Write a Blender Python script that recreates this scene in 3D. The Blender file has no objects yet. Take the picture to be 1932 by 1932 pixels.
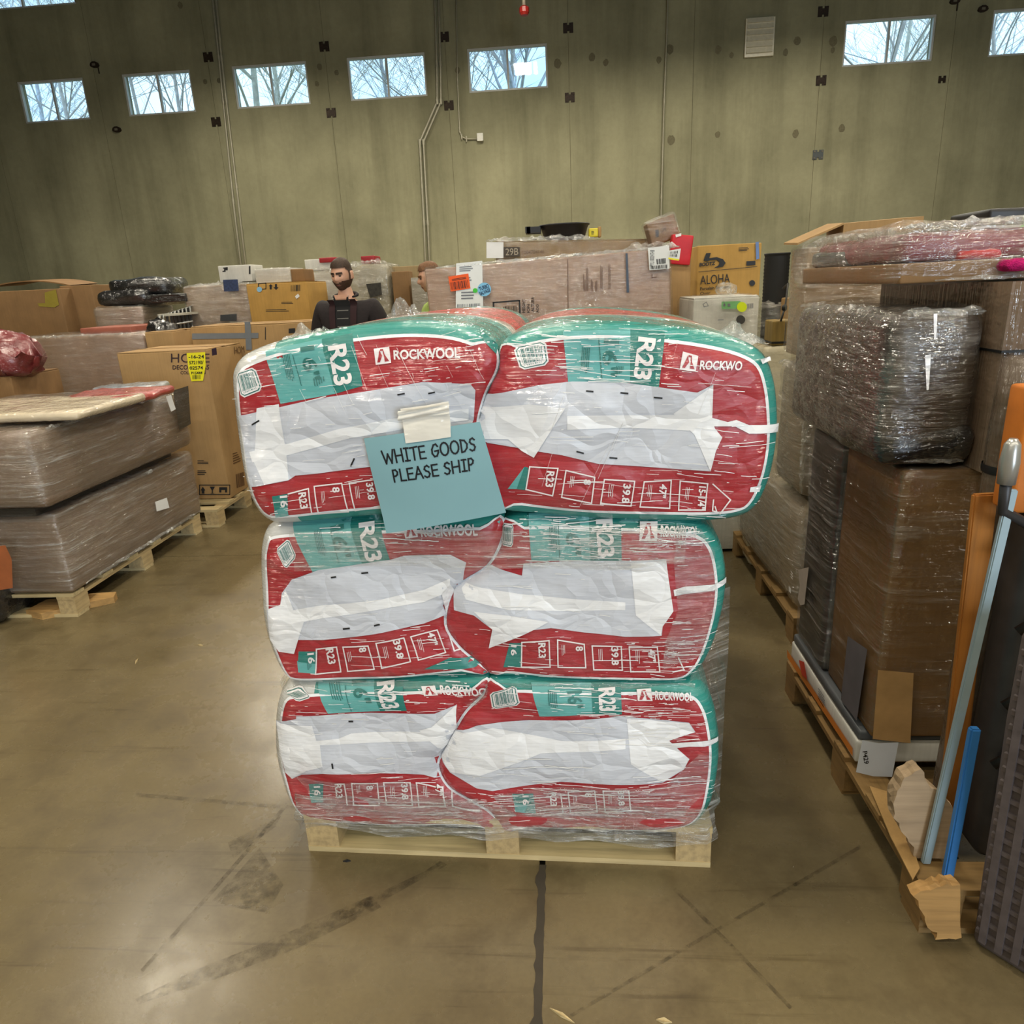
import bpy, bmesh, math, random
import numpy as np
from mathutils import Vector, Matrix, noise
from mathutils.geometry import delaunay_2d_cdt

# ------------------------------------------------------------------ camera, sky, lights, exposure
SC = bpy.context.scene
COL = SC.collection
FPX = 1351.0; PITCH = math.radians(17.59); ROLL = math.radians(-2.80); YAW = math.radians(-4.48); CAMH = 1.65
WALLY = 16.0

def ray(px, py):
    u = (px-966)/FPX; v = -(py-966)/FPX
    c, s = math.cos(ROLL), math.sin(ROLL)
    u, v = c*u-s*v, s*u+c*v
    x, y, z = u, math.cos(PITCH)+v*math.sin(PITCH), -math.sin(PITCH)+v*math.cos(PITCH)
    c, s = math.cos(YAW), math.sin(YAW)
    return Vector((x*c+y*s, -x*s+y*c, z))
CAM = Vector((0, 0, CAMH))
def PY(px, py, Y):
    d = ray(px, py); return CAM + d*(Y/d.y)
def PX(px, py, X):
    d = ray(px, py); return CAM + d*(X/d.x)
def PZ(px, py, z=0.0):
    d = ray(px, py); return CAM + d*((z-CAMH)/d.z)

_fw = ray(966, 966); _r = ray(966+FPX, 966)-_fw; _u = ray(966, 966-FPX)-_fw
cd = bpy.data.cameras.new('camera'); cam = bpy.data.objects.new('camera', cd); COL.objects.link(cam)
cd.sensor_width = 36.0; cd.lens = 36.0*FPX/1932.0; cd.clip_start = 0.05; cd.clip_end = 300
cam.matrix_world = Matrix.Translation(CAM) @ Matrix(((_r.x, _u.x, -_fw.x), (_r.y, _u.y, -_fw.y), (_r.z, _u.z, -_fw.z))).to_4x4()
SC.camera = cam

world = bpy.data.worlds.new('sky'); SC.world = world; world.use_nodes = True
wn = world.node_tree.nodes; wl = world.node_tree.links; wn.clear()
w_out = wn.new('ShaderNodeOutputWorld'); w_bg = wn.new('ShaderNodeBackground')
w_no = wn.new('ShaderNodeTexNoise'); w_no.inputs['Scale'].default_value = 2.2; w_no.inputs['Detail'].default_value = 4
w_rp = wn.new('ShaderNodeValToRGB'); w_tc = wn.new('ShaderNodeTexCoord')
w_rp.color_ramp.elements[0].position = .35; w_rp.color_ramp.elements[0].color = (.40, .74, 1.0, 1)
w_rp.color_ramp.elements[1].position = .68; w_rp.color_ramp.elements[1].color = (.74, .92, 1.0, 1)
wl.new(w_tc.outputs['Generated'], w_no.inputs['Vector']); wl.new(w_no.outputs['Fac'], w_rp.inputs['Fac'])
wl.new(w_rp.outputs['Color'], w_bg.inputs['Color']); w_bg.inputs['Strength'].default_value = 1.95
wl.new(w_bg.outputs['Background'], w_out.inputs['Surface'])

def area(name, loc, size, power, color, aim=None, sizey=None, spread=None):
    l = bpy.data.lights.new(name, 'AREA'); l.energy = power; l.color = color
    l.shape = 'RECTANGLE'; l.size = size; l.size_y = sizey or size
    if spread: l.spread = spread
    o = bpy.data.objects.new(name, l); COL.objects.link(o); o.location = loc
    if aim is not None:
        o.rotation_euler = (Vector(aim)-Vector(loc)).to_track_quat('-Z', 'Y').to_euler()
    return o
WARM = (1.0, .915, .745)
for lx in (-5.5, -.7, 4.4):                       # rows of high-bay lamps under the roof
    for ly, lz, pw in ((12.0, 6.7, 240), (7.06, 7.2, 125), (2.2, 7.2, 120)):
        area('high_bay_lamp', (lx, ly, lz), .55, pw, WARM, sizey=1.0, spread=math.radians(158))
for lx in (-7.0, -1.6, 3.8, 9.0):                 # unseen lamps added over the rear half, drawn out long for film glints
    for ly in (-2.6, -6.2):
        area('unseen_strip_lamp', (lx, ly, 7.4), 5.0, 150, WARM, sizey=.16)
area('dock_daylight', (4.6, -9.9, 2.3), 3.6, 640, (.76, .87, 1.0), aim=(.3, 1.8, .9), sizey=3.6)

vs = SC.view_settings
vs.view_transform = 'Standard'; vs.look = 'None'; vs.gamma = 1.0; vs.exposure = 0.0; vs.use_curve_mapping = False

# ------------------------------------------------------------------ materials
MATS = {}
def lin(r, g, b):
    f = lambda c: (c/255/12.92) if c/255 <= .04045 else ((c/255+.055)/1.055)**2.4
    return (f(r), f(g), f(b), 1)
def new_mat(name):
    m = bpy.data.materials.new(name); m.use_nodes = True
    nt = m.node_tree; b = nt.nodes['Principled BSDF']
    return m, nt, b
def coords(nt, scale=(1, 1, 1), kind='Object', rot=(0, 0, 0)):
    tc = nt.nodes.new('ShaderNodeTexCoord'); mp = nt.nodes.new('ShaderNodeMapping')
    mp.inputs['Scale'].default_value = scale; mp.inputs['Rotation'].default_value = rot
    nt.links.new(tc.outputs[kind], mp.inputs['Vector']); return mp.outputs['Vector']
def noise_tex(nt, vec, scale, detail=3, rough=.55):
    n = nt.nodes.new('ShaderNodeTexNoise'); n.inputs['Scale'].default_value = scale
    n.inputs['Detail'].default_value = detail; n.inputs['Roughness'].default_value = rough
    nt.links.new(vec, n.inputs['Vector']); return n.outputs['Fac']
def ramp(nt, fac, stops, interp='LINEAR'):
    r = nt.nodes.new('ShaderNodeValToRGB'); cr = r.color_ramp; cr.interpolation = interp
    while len(cr.elements) < len(stops): cr.elements.new(.5)
    for e, (p, c) in zip(cr.elements, stops):
        e.position = p; e.color = c if len(c) == 4 else (*c, 1)
    nt.links.new(fac, r.inputs['Fac']); return r.outputs['Color']
def mixc(nt, a, b, fac, mode='MIX'):
    m = nt.nodes.new('ShaderNodeMix'); m.data_type = 'RGBA'; m.blend_type = mode
    for s, v in ((m.inputs[6], a), (m.inputs[7], b), (m.inputs[0], fac)):
        if hasattr(v, 'is_linked') or hasattr(v, 'links'): nt.links.new(v, s)
        else: s.default_value = v
    return m.outputs[2]
def bump(nt, h, strength=.3, dist=.01):
    b = nt.nodes.new('ShaderNodeBump'); b.inputs['Strength'].default_value = strength
    b.inputs['Distance'].default_value = dist; nt.links.new(h, b.inputs['Height']); return b.outputs['Normal']

def plain(name, rgb, rough=.6, var=.12, scale=14, metal=0.0, spec=.5, bmp=0.0):
    if name in MATS: return MATS[name]
    m, nt, b = new_mat(name); c = lin(*rgb)
    v = coords(nt); f = noise_tex(nt, v, scale)
    lo = tuple(x*(1-var) for x in c[:3]); hi = tuple(min(1, x*(1+var)) for x in c[:3])
    nt.links.new(ramp(nt, f, [(.3, lo), (.7, hi)]), b.inputs['Base Color'])
    b.inputs['Roughness'].default_value = rough; b.inputs['Metallic'].default_value = metal
    b.inputs['Specular IOR Level'].default_value = spec
    if bmp: nt.links.new(bump(nt, noise_tex(nt, v, scale*3), bmp), b.inputs['Normal'])
    MATS[name] = m; return m

def film_coat(nt, b, streak=(3.0, 3.0, 55.0), strength=.55, rough=.12, haze=.16, base=None, wr=.35):
    """clinging stretch film: a clear glossy coat with fine pulled streaks and a faint milky haze"""
    v = coords(nt, streak)
    n1 = noise_tex(nt, v, 1.0, 4, .62)
    v2 = coords(nt, (streak[0]*2.5, streak[1]*2.5, streak[2]*2.4), rot=(0, .05, 0))
    n2 = noise_tex(nt, v2, 1.0, 3, .6)
    v3 = coords(nt, (7, 7, 16)); n3 = noise_tex(nt, v3, 1.0, 3)
    add = nt.nodes.new('ShaderNodeMath'); add.operation = 'ADD'
    nt.links.new(n1, add.inputs[0]); nt.links.new(n2, add.inputs[1])
    b.inputs['Coat Weight'].default_value = 1.0; b.inputs['Coat Roughness'].default_value = rough
    b.inputs['Coat IOR'].default_value = 1.55
    ad2 = nt.nodes.new('ShaderNodeMath'); ad2.operation = 'MULTIPLY_ADD'; ad2.inputs[1].default_value = 1.6; nt.links.new(n3, ad2.inputs[0]); nt.links.new(add.outputs[0], ad2.inputs[2])
    nb = bump(nt, ad2.outputs[0], strength, .025)
    nt.links.new(nb, b.inputs['Coat Normal'])
    nw = n3
    if wr > .5:                              # creased sheet: sharp folds between flat facets
        vo = nt.nodes.new('ShaderNodeTexVoronoi'); vo.feature = 'DISTANCE_TO_EDGE'; vo.inputs['Scale'].default_value = 9.0
        wv = nt.nodes.new('ShaderNodeVectorMath'); wv.operation = 'ADD'; nt.links.new(coords(nt, (1, 1, 1.6)), wv.inputs[0]); nn = nt.nodes.new('ShaderNodeTexNoise'); nn.inputs['Scale'].default_value = 6; nt.links.new(coords(nt), nn.inputs['Vector']); sc_ = nt.nodes.new('ShaderNodeVectorMath'); sc_.operation = 'SCALE'; sc_.inputs['Scale'].default_value = .22; nt.links.new(nn.outputs['Color'], sc_.inputs[0]); nt.links.new(sc_.outputs[0], wv.inputs[1]); nt.links.new(wv.outputs[0], vo.inputs['Vector'])
        ax = nt.nodes.new('ShaderNodeMath'); ax.operation = 'MULTIPLY_ADD'; ax.inputs[1].default_value = .5; nt.links.new(n3, ax.inputs[0]); nt.links.new(vo.outputs['Distance'], ax.inputs[2]); nw = ax.outputs[0]
    nt.links.new(bump(nt, nw, wr, .02 if wr < .5 else .017), b.inputs['Normal'])
    mul = nt.nodes.new('ShaderNodeMath'); mul.operation = 'MULTIPLY'
    r1 = ramp(nt, n1, [(.52, (0, 0, 0)), (.75, (1, 1, 1))]); r3 = ramp(nt, n3, [(.3, (.25, .25, .25)), (.7, (1, 1, 1))])
    nt.links.new(r1, mul.inputs[0]); nt.links.new(r3, mul.inputs[1])
    m2 = nt.nodes.new('ShaderNodeMath'); m2.operation = 'MULTIPLY'; m2.inputs[1].default_value = haze*2
    nt.links.new(mul.outputs[0], m2.inputs[0])
    a2 = nt.nodes.new('ShaderNodeMath'); a2.operation = 'ADD'; a2.inputs[1].default_value = haze*.35; a2.use_clamp = True
    nt.links.new(m2.outputs[0], a2.inputs[0])
    col = mixc(nt, base, lin(215, 215, 212), a2.outputs[0])
    nt.links.new(col, b.inputs['Base Color'])

def wrapped(name, rgb, rough=.5, haze=.16, strength=.55, streak=(3, 3, 55), var=.1, wr=.35):
    if name in MATS: return MATS[name]
    m, nt, b = new_mat(name); c = lin(*rgb)
    f = noise_tex(nt, coords(nt), 6)
    base = ramp(nt, f, [(.3, tuple(x*(1-var) for x in c[:3])), (.7, tuple(min(1, x*(1+var)) for x in c[:3]))])
    b.inputs['Roughness'].default_value = rough
    film_coat(nt, b, streak, strength, .07, haze*.6, base, wr)
    MATS[name] = m; return m

def film_mat(name, opacity=.22, tint=(232, 232, 228), streak=(3, 3, 50), strength=.8, rough=.12, rot=(0, 0, 0)):
    if name in MATS: return MATS[name]
    m = bpy.data.materials.new(name); m.use_nodes = True; nt = m.node_tree; nt.nodes.clear()
    out = nt.nodes.new('ShaderNodeOutputMaterial'); mix = nt.nodes.new('ShaderNodeMixShader'); mx2 = nt.nodes.new('ShaderNodeMixShader')
    tr = nt.nodes.new('ShaderNodeBsdfTransparent'); tr.inputs['Color'].default_value = (.96, .96, .95, 1)
    gl = nt.nodes.new('ShaderNodeBsdfGlossy'); gl.inputs['Roughness'].default_value = rough
    pb = nt.nodes.new('ShaderNodeBsdfPrincipled'); pb.inputs['Base Color'].default_value = lin(*tint)
    pb.inputs['Roughness'].default_value = .3
    v = coords(nt, streak, rot=rot); n1 = noise_tex(nt, v, 1.0, 4, .65)
    n2 = noise_tex(nt, coords(nt, (11, 11, 14)), 1.0, 4)
    ad = nt.nodes.new('ShaderNodeMath'); ad.operation = 'ADD'; nt.links.new(n1, ad.inputs[0]); nt.links.new(n2, ad.inputs[1])
    nb = bump(nt, ad.outputs[0], strength, .03)
    nt.links.new(nb, pb.inputs['Normal']); nt.links.new(nb, gl.inputs['Normal'])
    f0 = ramp(nt, n2, [(.35, (.05,)*3), (.7, (.17,)*3)])
    f1 = ramp(nt, n1, [(.48, (opacity*.22,)*3), (.60, (opacity*.6,)*3), (.72, (min(1, opacity*2.2),)*3)])
    nt.links.new(f0, mx2.inputs[0]); nt.links.new(tr.outputs[0], mx2.inputs[1]); nt.links.new(gl.outputs[0], mx2.inputs[2])
    nt.links.new(f1, mix.inputs[0]); nt.links.new(mx2.outputs[0], mix.inputs[1]); nt.links.new(pb.outputs[0], mix.inputs[2])
    nt.links.new(mix.outputs[0], out.inputs['Surface']); MATS[name] = m; return m

def cardboard(name, rgb, bmp=.15):
    if name in MATS: return MATS[name]
    m, nt, b = new_mat(name); c = lin(*rgb)[:3]
    v = coords(nt); f = noise_tex(nt, v, 5, 5); g = noise_tex(nt, coords(nt, (90, 90, 3)), 1.0, 2)
    c1 = ramp(nt, f, [(.25, tuple(x*.82 for x in c)), (.75, tuple(min(1, x*1.12) for x in c))])
    c2 = ramp(nt, g, [(.3, (.9, .9, .9)), (.7, (1, 1, 1))])
    nt.links.new(mixc(nt, c1, c2, 1.0, 'MULTIPLY'), b.inputs['Base Color'])
    b.inputs['Roughness'].default_value = .72; b.inputs['Specular IOR Level'].default_value = .3
    nt.links.new(bump(nt, noise_tex(nt, v, 9, 3), bmp, .01), b.inputs['Normal']); MATS[name] = m; return m

def wood(name, rgb, axis=0):
    if name in MATS: return MATS[name]
    m, nt, b = new_mat(name); c = lin(*rgb)[:3]
    sc = [45, 45, 45]; sc[axis] = 2.5
    f = noise_tex(nt, coords(nt, sc), 1.0, 4, .6); g = noise_tex(nt, coords(nt), 4, 3)
    c1 = ramp(nt, f, [(.3, tuple(x*.68 for x in c)), (.55, c), (.8, tuple(min(1, x*1.12) for x in c))])
    c2 = ramp(nt, g, [(.35, (.78, .76, .72)), (.65, (1, 1, 1))])
    nt.links.new(mixc(nt, c1, c2, 1.0, 'MULTIPLY'), b.inputs['Base Color'])
    b.inputs['Roughness'].default_value = .75; nt.links.new(bump(nt, f, .25, .004), b.inputs['Normal']); MATS[name] = m; return m

def m_floor():
    m, nt, b = new_mat('concrete_floor'); v = coords(nt)
    big = noise_tex(nt, v, .9, 5, .6); mid = noise_tex(nt, v, 5, 6, .65); fine = noise_tex(nt, v, 70, 3)
    c = ramp(nt, big, [(.3, lin(96, 84, 59)), (.5, lin(113, 100, 72)), (.72, lin(130, 116, 85))])
    c2 = ramp(nt, mid, [(.33, (.66, .63, .60)), (.52, (1, 1, 1)), (.75, (1.0, 1.0, .98))])
    c = mixc(nt, c, c2, .75, 'MULTIPLY')
    c3 = ramp(nt, fine, [(.3, (.86, .86, .86)), (.6, (1, 1, 1))]); c = mixc(nt, c, c3, .7, 'MULTIPLY')
    # drag scuffs left by pallets: long thin dark smears in two directions
    for rz, sc, th in ((.62, (.5, 9, 1), .655), (-.95, (.45, 11, 1), .68), (1.15, (.6, 14, 1), .69)):
        vv = coords(nt, sc, rot=(0, 0, rz)); s = noise_tex(nt, vv, 1.6, 4, .7)
        c = mixc(nt, c, ramp(nt, s, [(th-.06, (1, 1, 1)), (th+.05, (.52, .49, .45))]), .8, 'MULTIPLY')
    nt.links.new(c, b.inputs['Base Color'])
    nt.links.new(ramp(nt, mid, [(.3, (.34,)*3), (.7, (.22,)*3)]), b.inputs['Roughness'])
    b.inputs['Specular IOR Level'].default_value = .5
    nt.links.new(bump(nt, fine, .06, .004), b.inputs['Normal']); return m
def m_wall():
    m, nt, b = new_mat('concrete_wall')
    v = coords(nt); st = noise_tex(nt, coords(nt, (1.8, 1.8, .16)), 1.0, 5, .65); bl = noise_tex(nt, v, .55, 4); fi = noise_tex(nt, v, 9, 5, .7)
    c = ramp(nt, bl, [(.3, lin(134, 131, 104)), (.7, lin(168, 164, 133))])
    c = mixc(nt, c, ramp(nt, st, [(.3, (.66, .66, .64)), (.55, (1, 1, 1)), (.8, (1.0, 1.0, 1.0))]), .85, 'MULTIPLY')
    c = mixc(nt, c, ramp(nt, fi, [(.3, (.86, .86, .85)), (.6, (1, 1, 1))]), .7, 'MULTIPLY')
    nt.links.new(c, b.inputs['Base Color']); b.inputs['Roughness'].default_value = .8; b.inputs['Specular IOR Level'].default_value = .25
    nt.links.new(bump(nt, fi, .1, .01), b.inputs['Normal']); return m

# ------------------------------------------------------------------ mesh helpers
INV = {}; MW = {}
def root(name, label, cat, loc, rotz=0.0, group=None):
    o = bpy.data.objects.new(name, None); COL.objects.link(o); o.empty_display_size = .1
    o.location = loc; o.rotation_euler = (0, 0, rotz)
    o['label'] = label; o['category'] = cat
    if group: o['group'] = group
    MW[o.name] = Matrix.Translation(Vector(loc)) @ Matrix.Rotation(rotz, 4, 'Z'); INV[o.name] = MW[o.name].inverted()
    return o
def tag(o, label=None, cat=None, group=None, kind=None):
    if label: o['label'] = label
    if cat: o['category'] = cat
    if group: o['group'] = group
    if kind: o['kind'] = kind
    return o
def obj(name, vs, fs, mat, parent=None, smooth=False, mi=None):
    """one mesh object; vertices are given in world space"""
    vs = [Vector(v) for v in vs]
    if parent is not None:
        M = INV[parent.name]; vs = [M @ v for v in vs]
    me = bpy.data.meshes.new(name)
    o = None
    if parent is None and vs:
        lo = Vector((min(v.x for v in vs), min(v.y for v in vs), min(v.z for v in vs))); hi = Vector((max(v.x for v in vs), max(v.y for v in vs), 0))
        org = Vector(((lo.x+hi.x)/2, (lo.y+hi.y)/2, lo.z)); vs = [v-org for v in vs]
    me.from_pydata([tuple(v) for v in vs], [], [tuple(f) for f in fs])
    for m in (mat if isinstance(mat, (list, tuple)) else [mat]): me.materials.append(m)
    if mi is not None: me.polygons.foreach_set('material_index', mi)
    if smooth: me.polygons.foreach_set('use_smooth', [True]*len(me.polygons))
    me.update()
    o = bpy.data.objects.new(name, me); COL.objects.link(o)
    if parent is not None:
        o.parent = parent; INV[o.name] = INV[parent.name]; MW[o.name] = MW[parent.name]
    else:
        o.location = org; MW[o.name] = Matrix.Translation(org); INV[o.name] = Matrix.Translation(-org)
    return o

class MB:
    def __init__(s): s.v = []; s.f = []
    def add(s, vs, fs):
        n = len(s.v); s.v += [Vector(v) for v in vs]; s.f += [tuple(i+n for i in f) for f in fs]; return s
    def box(s, x0, x1, y0, y1, z0, z1):
        return s.add([(x0, y0, z0), (x1, y0, z0), (x1, y1, z0), (x0, y1, z0), (x0, y0, z1), (x1, y0, z1), (x1, y1, z1), (x0, y1, z1)],
                     [(0, 3, 2, 1), (4, 5, 6, 7), (0, 1, 5, 4), (1, 2, 6, 5), (2, 3, 7, 6), (3, 0, 4, 7)])
    def tube(s, path, r, n=8, caps=True):
        path = [Vector(p) for p in path]; rs = r if isinstance(r, (list, tuple)) else [r]*len(path)
        vs = []; fs = []; up = None
        for i, p in enumerate(path):
            t = (path[min(i+1, len(path)-1)]-path[max(i-1, 0)]).normalized()
            if up is None: up = t.orthogonal().normalized()
            up = (up - t*up.dot(t)).normalized() if (up - t*up.dot(t)).length > 1e-4 else t.orthogonal().normalized()
            q = t.cross(up)
            for k in range(n):
                a = 2*math.pi*k/n; vs.append(p+(up*math.cos(a)+q*math.sin(a))*rs[i])
        for i in range(len(path)-1):
            for k in range(n):
                a, b = i*n+k, i*n+(k+1) % n; fs.append((a, b, b+n, a+n))
        if caps: fs += [tuple(range(n-1, -1, -1)), tuple((len(path)-1)*n+k for k in range(n))]
        return s.add(vs, fs)
    def lathe(s, prof, c=(0, 0, 0), n=24):
        vs = []; fs = []; c = Vector(c)
        for r, z in prof:
            for k in range(n):
                a = 2*math.pi*k/n; vs.append(c+Vector((r*math.cos(a), r*math.sin(a), z)))
        for i in range(len(prof)-1):
            for k in range(n):
                a, b = i*n+k, i*n+(k+1) % n; fs.append((a, b, b+n, a+n))
        return s.add(vs, fs)
    def prism(s, pts, y0, y1):           # outline in x,z extruded along y
        n = len(pts); vs = [(p[0], y0, p[1]) for p in pts]+[(p[0], y1, p[1]) for p in pts]
        return s.add(vs, [tuple(range(n)), tuple(range(2*n-1, n-1, -1))]+[(i, i+n, (i+1) % n+n, (i+1) % n) for i in range(n)])
    def xf(s, M): s.v = [M @ v for v in s.v]; return s
    def out(s, name, mat, parent=None, smooth=False): return obj(name, s.v, s.f, mat, parent, smooth)

def rbox(w, d, h, r=.012, n=6, bulge=0.0, amp=0.0, seed=0, fr=3.0):
    """box with rounded edges, gently bulged and dented; origin at centre of its base"""
    def pos(L):
        r2 = min(r, L*.45); a = [0, r2*.35, r2]; m = [r2+(L-2*r2)*i/n for i in range(1, n)]
        return a+m+[L-r2, L-r2*.35, L]
    X, Y, Z = pos(w), pos(d), pos(h); idx = {}; vs = []; fs = []
    rr = min(r, w*.45, d*.45, h*.45)
    def vert(i, j, k):
        key = (i, j, k)
        if key in idx: return idx[key]
        p = Vector((X[i]-w/2, Y[j]-d/2, Z[k]))
        q = Vector((max(-w/2+rr, min(w/2-rr, p.x)), max(-d/2+rr, min(d/2-rr, p.y)), max(rr, min(h-rr, p.z))))
        e = p-q
        if e.length > 1e-7: p = q+e.normalized()*rr
        nx, ny, nz = 2*p.x/w, 2*p.y/d, 2*p.z/h-1
        if bulge:
            p = p+Vector((nx*(1-ny*ny)*(1-nz*nz), ny*(1-nx*nx)*(1-nz*nz), .6*nz*(1-nx*nx)*(1-ny*ny)))*bulge
        if amp:
            nv = noise.noise_vector(p*fr+Vector((seed*7.3, seed*3.1, seed)))
            p = p+Vector((nv.x, nv.y, nv.z*max(0, min(1, p.z/(h*.15)))))*amp
        idx[key] = len(vs); vs.append(p); return idx[key]
    a, b, c = len(X)-1, len(Y)-1, len(Z)-1
    for i in range(a):
        for j in range(b):
            fs.append((vert(i, j, 0), vert(i, j+1, 0), vert(i+1, j+1, 0), vert(i+1, j, 0)))
            fs.append((vert(i, j, c), vert(i+1, j, c), vert(i+1, j+1, c), vert(i, j+1, c)))
    for i in range(a):
        for k in range(c):
            fs.append((vert(i, 0, k), vert(i+1, 0, k), vert(i+1, 0, k+1), vert(i, 0, k+1)))
            fs.append((vert(i, b, k), vert(i, b, k+1), vert(i+1, b, k+1), vert(i+1, b, k)))
    for j in range(b):
        for k in range(c):
            fs.append((vert(0, j, k), vert(0, j, k+1), vert(0, j+1, k+1), vert(0, j+1, k)))
            fs.append((vert(a, j, k), vert(a, j+1, k), vert(a, j+1, k+1), vert(a, j, k+1)))
    return vs, fs
def placed(vf, loc, rotz=0.0, roll=0.0, pitch=0.0):
    M = Matrix.Translation(Vector(loc)) @ Matrix.Rotation(rotz, 4, 'Z') @ Matrix.Rotation(roll, 4, 'Y') @ Matrix.Rotation(pitch, 4, 'X')
    return [M @ v for v in vf[0]], vf[1]

# ------------------------------------------------------------------ print and stickers on surfaces
class Plane:
    cell = None
    def __init__(s, o, u, v):
        s.o = Vector(o); s.u = Vector(u).normalized(); s.v = Vector(v).normalized(); s.n = s.u.cross(s.v).normalized()
    def uv(s, px, py):
        d = ray(px, py); t = (s.o-CAM).dot(s.n)/d.dot(s.n); p = CAM+d*t-s.o
        return (p.dot(s.u), p.dot(s.v))
    def pts(s, uv, off): return [s.o+s.u*a+s.v*b+s.n*off for a, b in uv]
def front(Y, rot=0.0, x=0.0): return Plane((x, Y, 0), (math.cos(rot), math.sin(rot), 0), (0, 0, 1))
def leftface(X): return Plane((X, 0, 0), (0, -1, 0), (0, 0, 1))      # faces -x
def rightface(X): return Plane((X, 0, 0), (0, 1, 0), (0, 0, 1))      # faces +x

def clip_grid(vs, fs, cell):
    bm = bmesh.new(); bv = [bm.verts.new((a, b, 0)) for a, b in vs]
    for f in fs:
        try: bm.faces.new([bv[i] for i in f])
        except ValueError: pass
    if cell and bv:
        for ax in (0, 1):
            lo = min(v[ax] for v in vs); hi = max(v[ax] for v in vs)
            k = math.floor(lo/cell)+1
            while k*cell < hi:
                co = [0, 0, 0]; no = [0, 0, 0]; co[ax] = k*cell; no[ax] = 1
                bmesh.ops.bisect_plane(bm, geom=bm.verts[:]+bm.edges[:]+bm.faces[:], dist=1e-6, plane_co=co, plane_no=no); k += 1
    bm.verts.index_update()
    r = [(v.co.x, v.co.y) for v in bm.verts], [tuple(x.index for x in f.verts) for f in bm.faces]
    bm.free(); return r
def decal(name, S, shapes, off, mat, parent, thick=0.0):
    V = []; Fc = []
    for vs, fs in shapes:
        n = len(V); V += list(vs); Fc += [tuple(i+n for i in f) for f in fs]
    V, Fc = clip_grid(V, Fc, S.cell)
    P = S.pts(V, off)
    return obj(name, P, Fc, mat, parent, smooth=S.cell is not None)
def area2(p): return sum(p[i][0]*p[(i+1) % len(p)][1]-p[(i+1) % len(p)][0]*p[i][1] for i in range(len(p)))
def tri2(p):
    v, e, f, *_ = delaunay_2d_cdt([Vector(q) for q in p], [], [list(range(len(p)))], 1, 1e-6)
    return [(q.x, q.y) for q in v], [tuple(t) if area2([v[i] for i in t]) > 0 else tuple(reversed(t)) for t in f]
def poly(S, px):                       # filled polygon traced in photo pixels
    p = [S.uv(*q) for q in px]
    if area2(p) < 0: p = p[::-1]
    return tri2(p)
def quad_map(S, quad):
    q = [S.uv(*c) for c in quad]       # tl, tr, br, bl
    def m(a, b):                       # a right, b up, both 0..1
        t = [(q[3][k]*(1-a)+q[2][k]*a)*(1-b)+(q[0][k]*(1-a)+q[1][k]*a)*b for k in (0, 1)]
        return (t[0], t[1])
    return m
def in_quad(S, quad, shapes01):
    m = quad_map(S, quad); out = []
    for vs, fs in shapes01:
        w = [m(a, b) for a, b in vs]; fl = []
        for f in fs: fl.append(f if area2([w[i] for i in f]) > 0 else tuple(reversed(f)))
        out.append((w, fl))
    return out
def rect01(a0, b0, a1, b1): return ([(a0, b0), (a1, b0), (a1, b1), (a0, b1)], [(0, 1, 2, 3)])
def tq(cx, cy, L, h, deg):             # text quad: centre, length, height, reading direction (90 = downwards)
    a = math.radians(deg); d = (math.cos(a)*L/2, math.sin(a)*L/2); u = (math.sin(a)*h/2, -math.cos(a)*h/2)
    return [(cx-d[0]+u[0], cy-d[1]+u[1]), (cx+d[0]+u[0], cy+d[1]+u[1]), (cx+d[0]-u[0], cy+d[1]-u[1]), (cx-d[0]-u[0], cy-d[1]-u[1])]
_TXT = {}
def text01(s, bold=.0):
    key = (s, bold)
    if key in _TXT: return _TXT[key]
    c = bpy.data.curves.new('t', 'FONT'); c.body = s; c.offset = bold; c.resolution_u = 3
    o = bpy.data.objects.new('t', c); COL.objects.link(o); bpy.context.view_layer.update()
    me = bpy.data.meshes.new_from_object(o.evaluated_get(bpy.context.evaluated_depsgraph_get()))
    vs = [(v.co.x, v.co.y) for v in me.vertices]; fs = [tuple(p.vertices) for p in me.polygons]
    bpy.data.objects.remove(o); bpy.data.curves.remove(c); bpy.data.meshes.remove(me)
    x0 = min(v[0] for v in vs); x1 = max(v[0] for v in vs); y0 = min(v[1] for v in vs); y1 = max(v[1] for v in vs)
    r = ([((a-x0)/(x1-x0), (b-y0)/(y1-y0)) for a, b in vs], fs); _TXT[key] = r; return r
def stroke(S, px, w, closed=False):    # line drawn in photo pixels, width in pixels
    out = []; n = len(px)
    for i in range(n if closed else n-1):
        (x0, y0), (x1, y1) = px[i], px[(i+1) % n]; L = math.hypot(x1-x0, y1-y0) or 1
        dx, dy = (x1-x0)/L*w/2, (y1-y0)/L*w/2
        out.append(poly(S, [(x0-dx+dy, y0-dy-dx), (x1+dx+dy, y1+dy-dx), (x1+dx-dy, y1+dy+dx), (x0-dx-dy, y0-dy+dx)]))
    return out
def bars01(seed, n=14, a0=.08, a1=.92, b0=.1, b1=.9):
    rnd = random.Random(seed); x = a0; out = []; step = (a1-a0)/n
    for i in range(n):
        w = step*rnd.choice((.3, .45, .7)); out.append(rect01(x, b0, x+w, b1)); x += step
    return out
def lines01(seed, n=4, a0=.08, a1=.92, b0=.12, b1=.88, th=.45):
    rnd = random.Random(seed); out = []; st = (b1-b0)/n
    for i in range(n):
        e = a0+(a1-a0)*rnd.uniform(.55, 1); out.append(rect01(a0, b0+i*st, e, b0+(i+th)*st))
    return out

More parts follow.
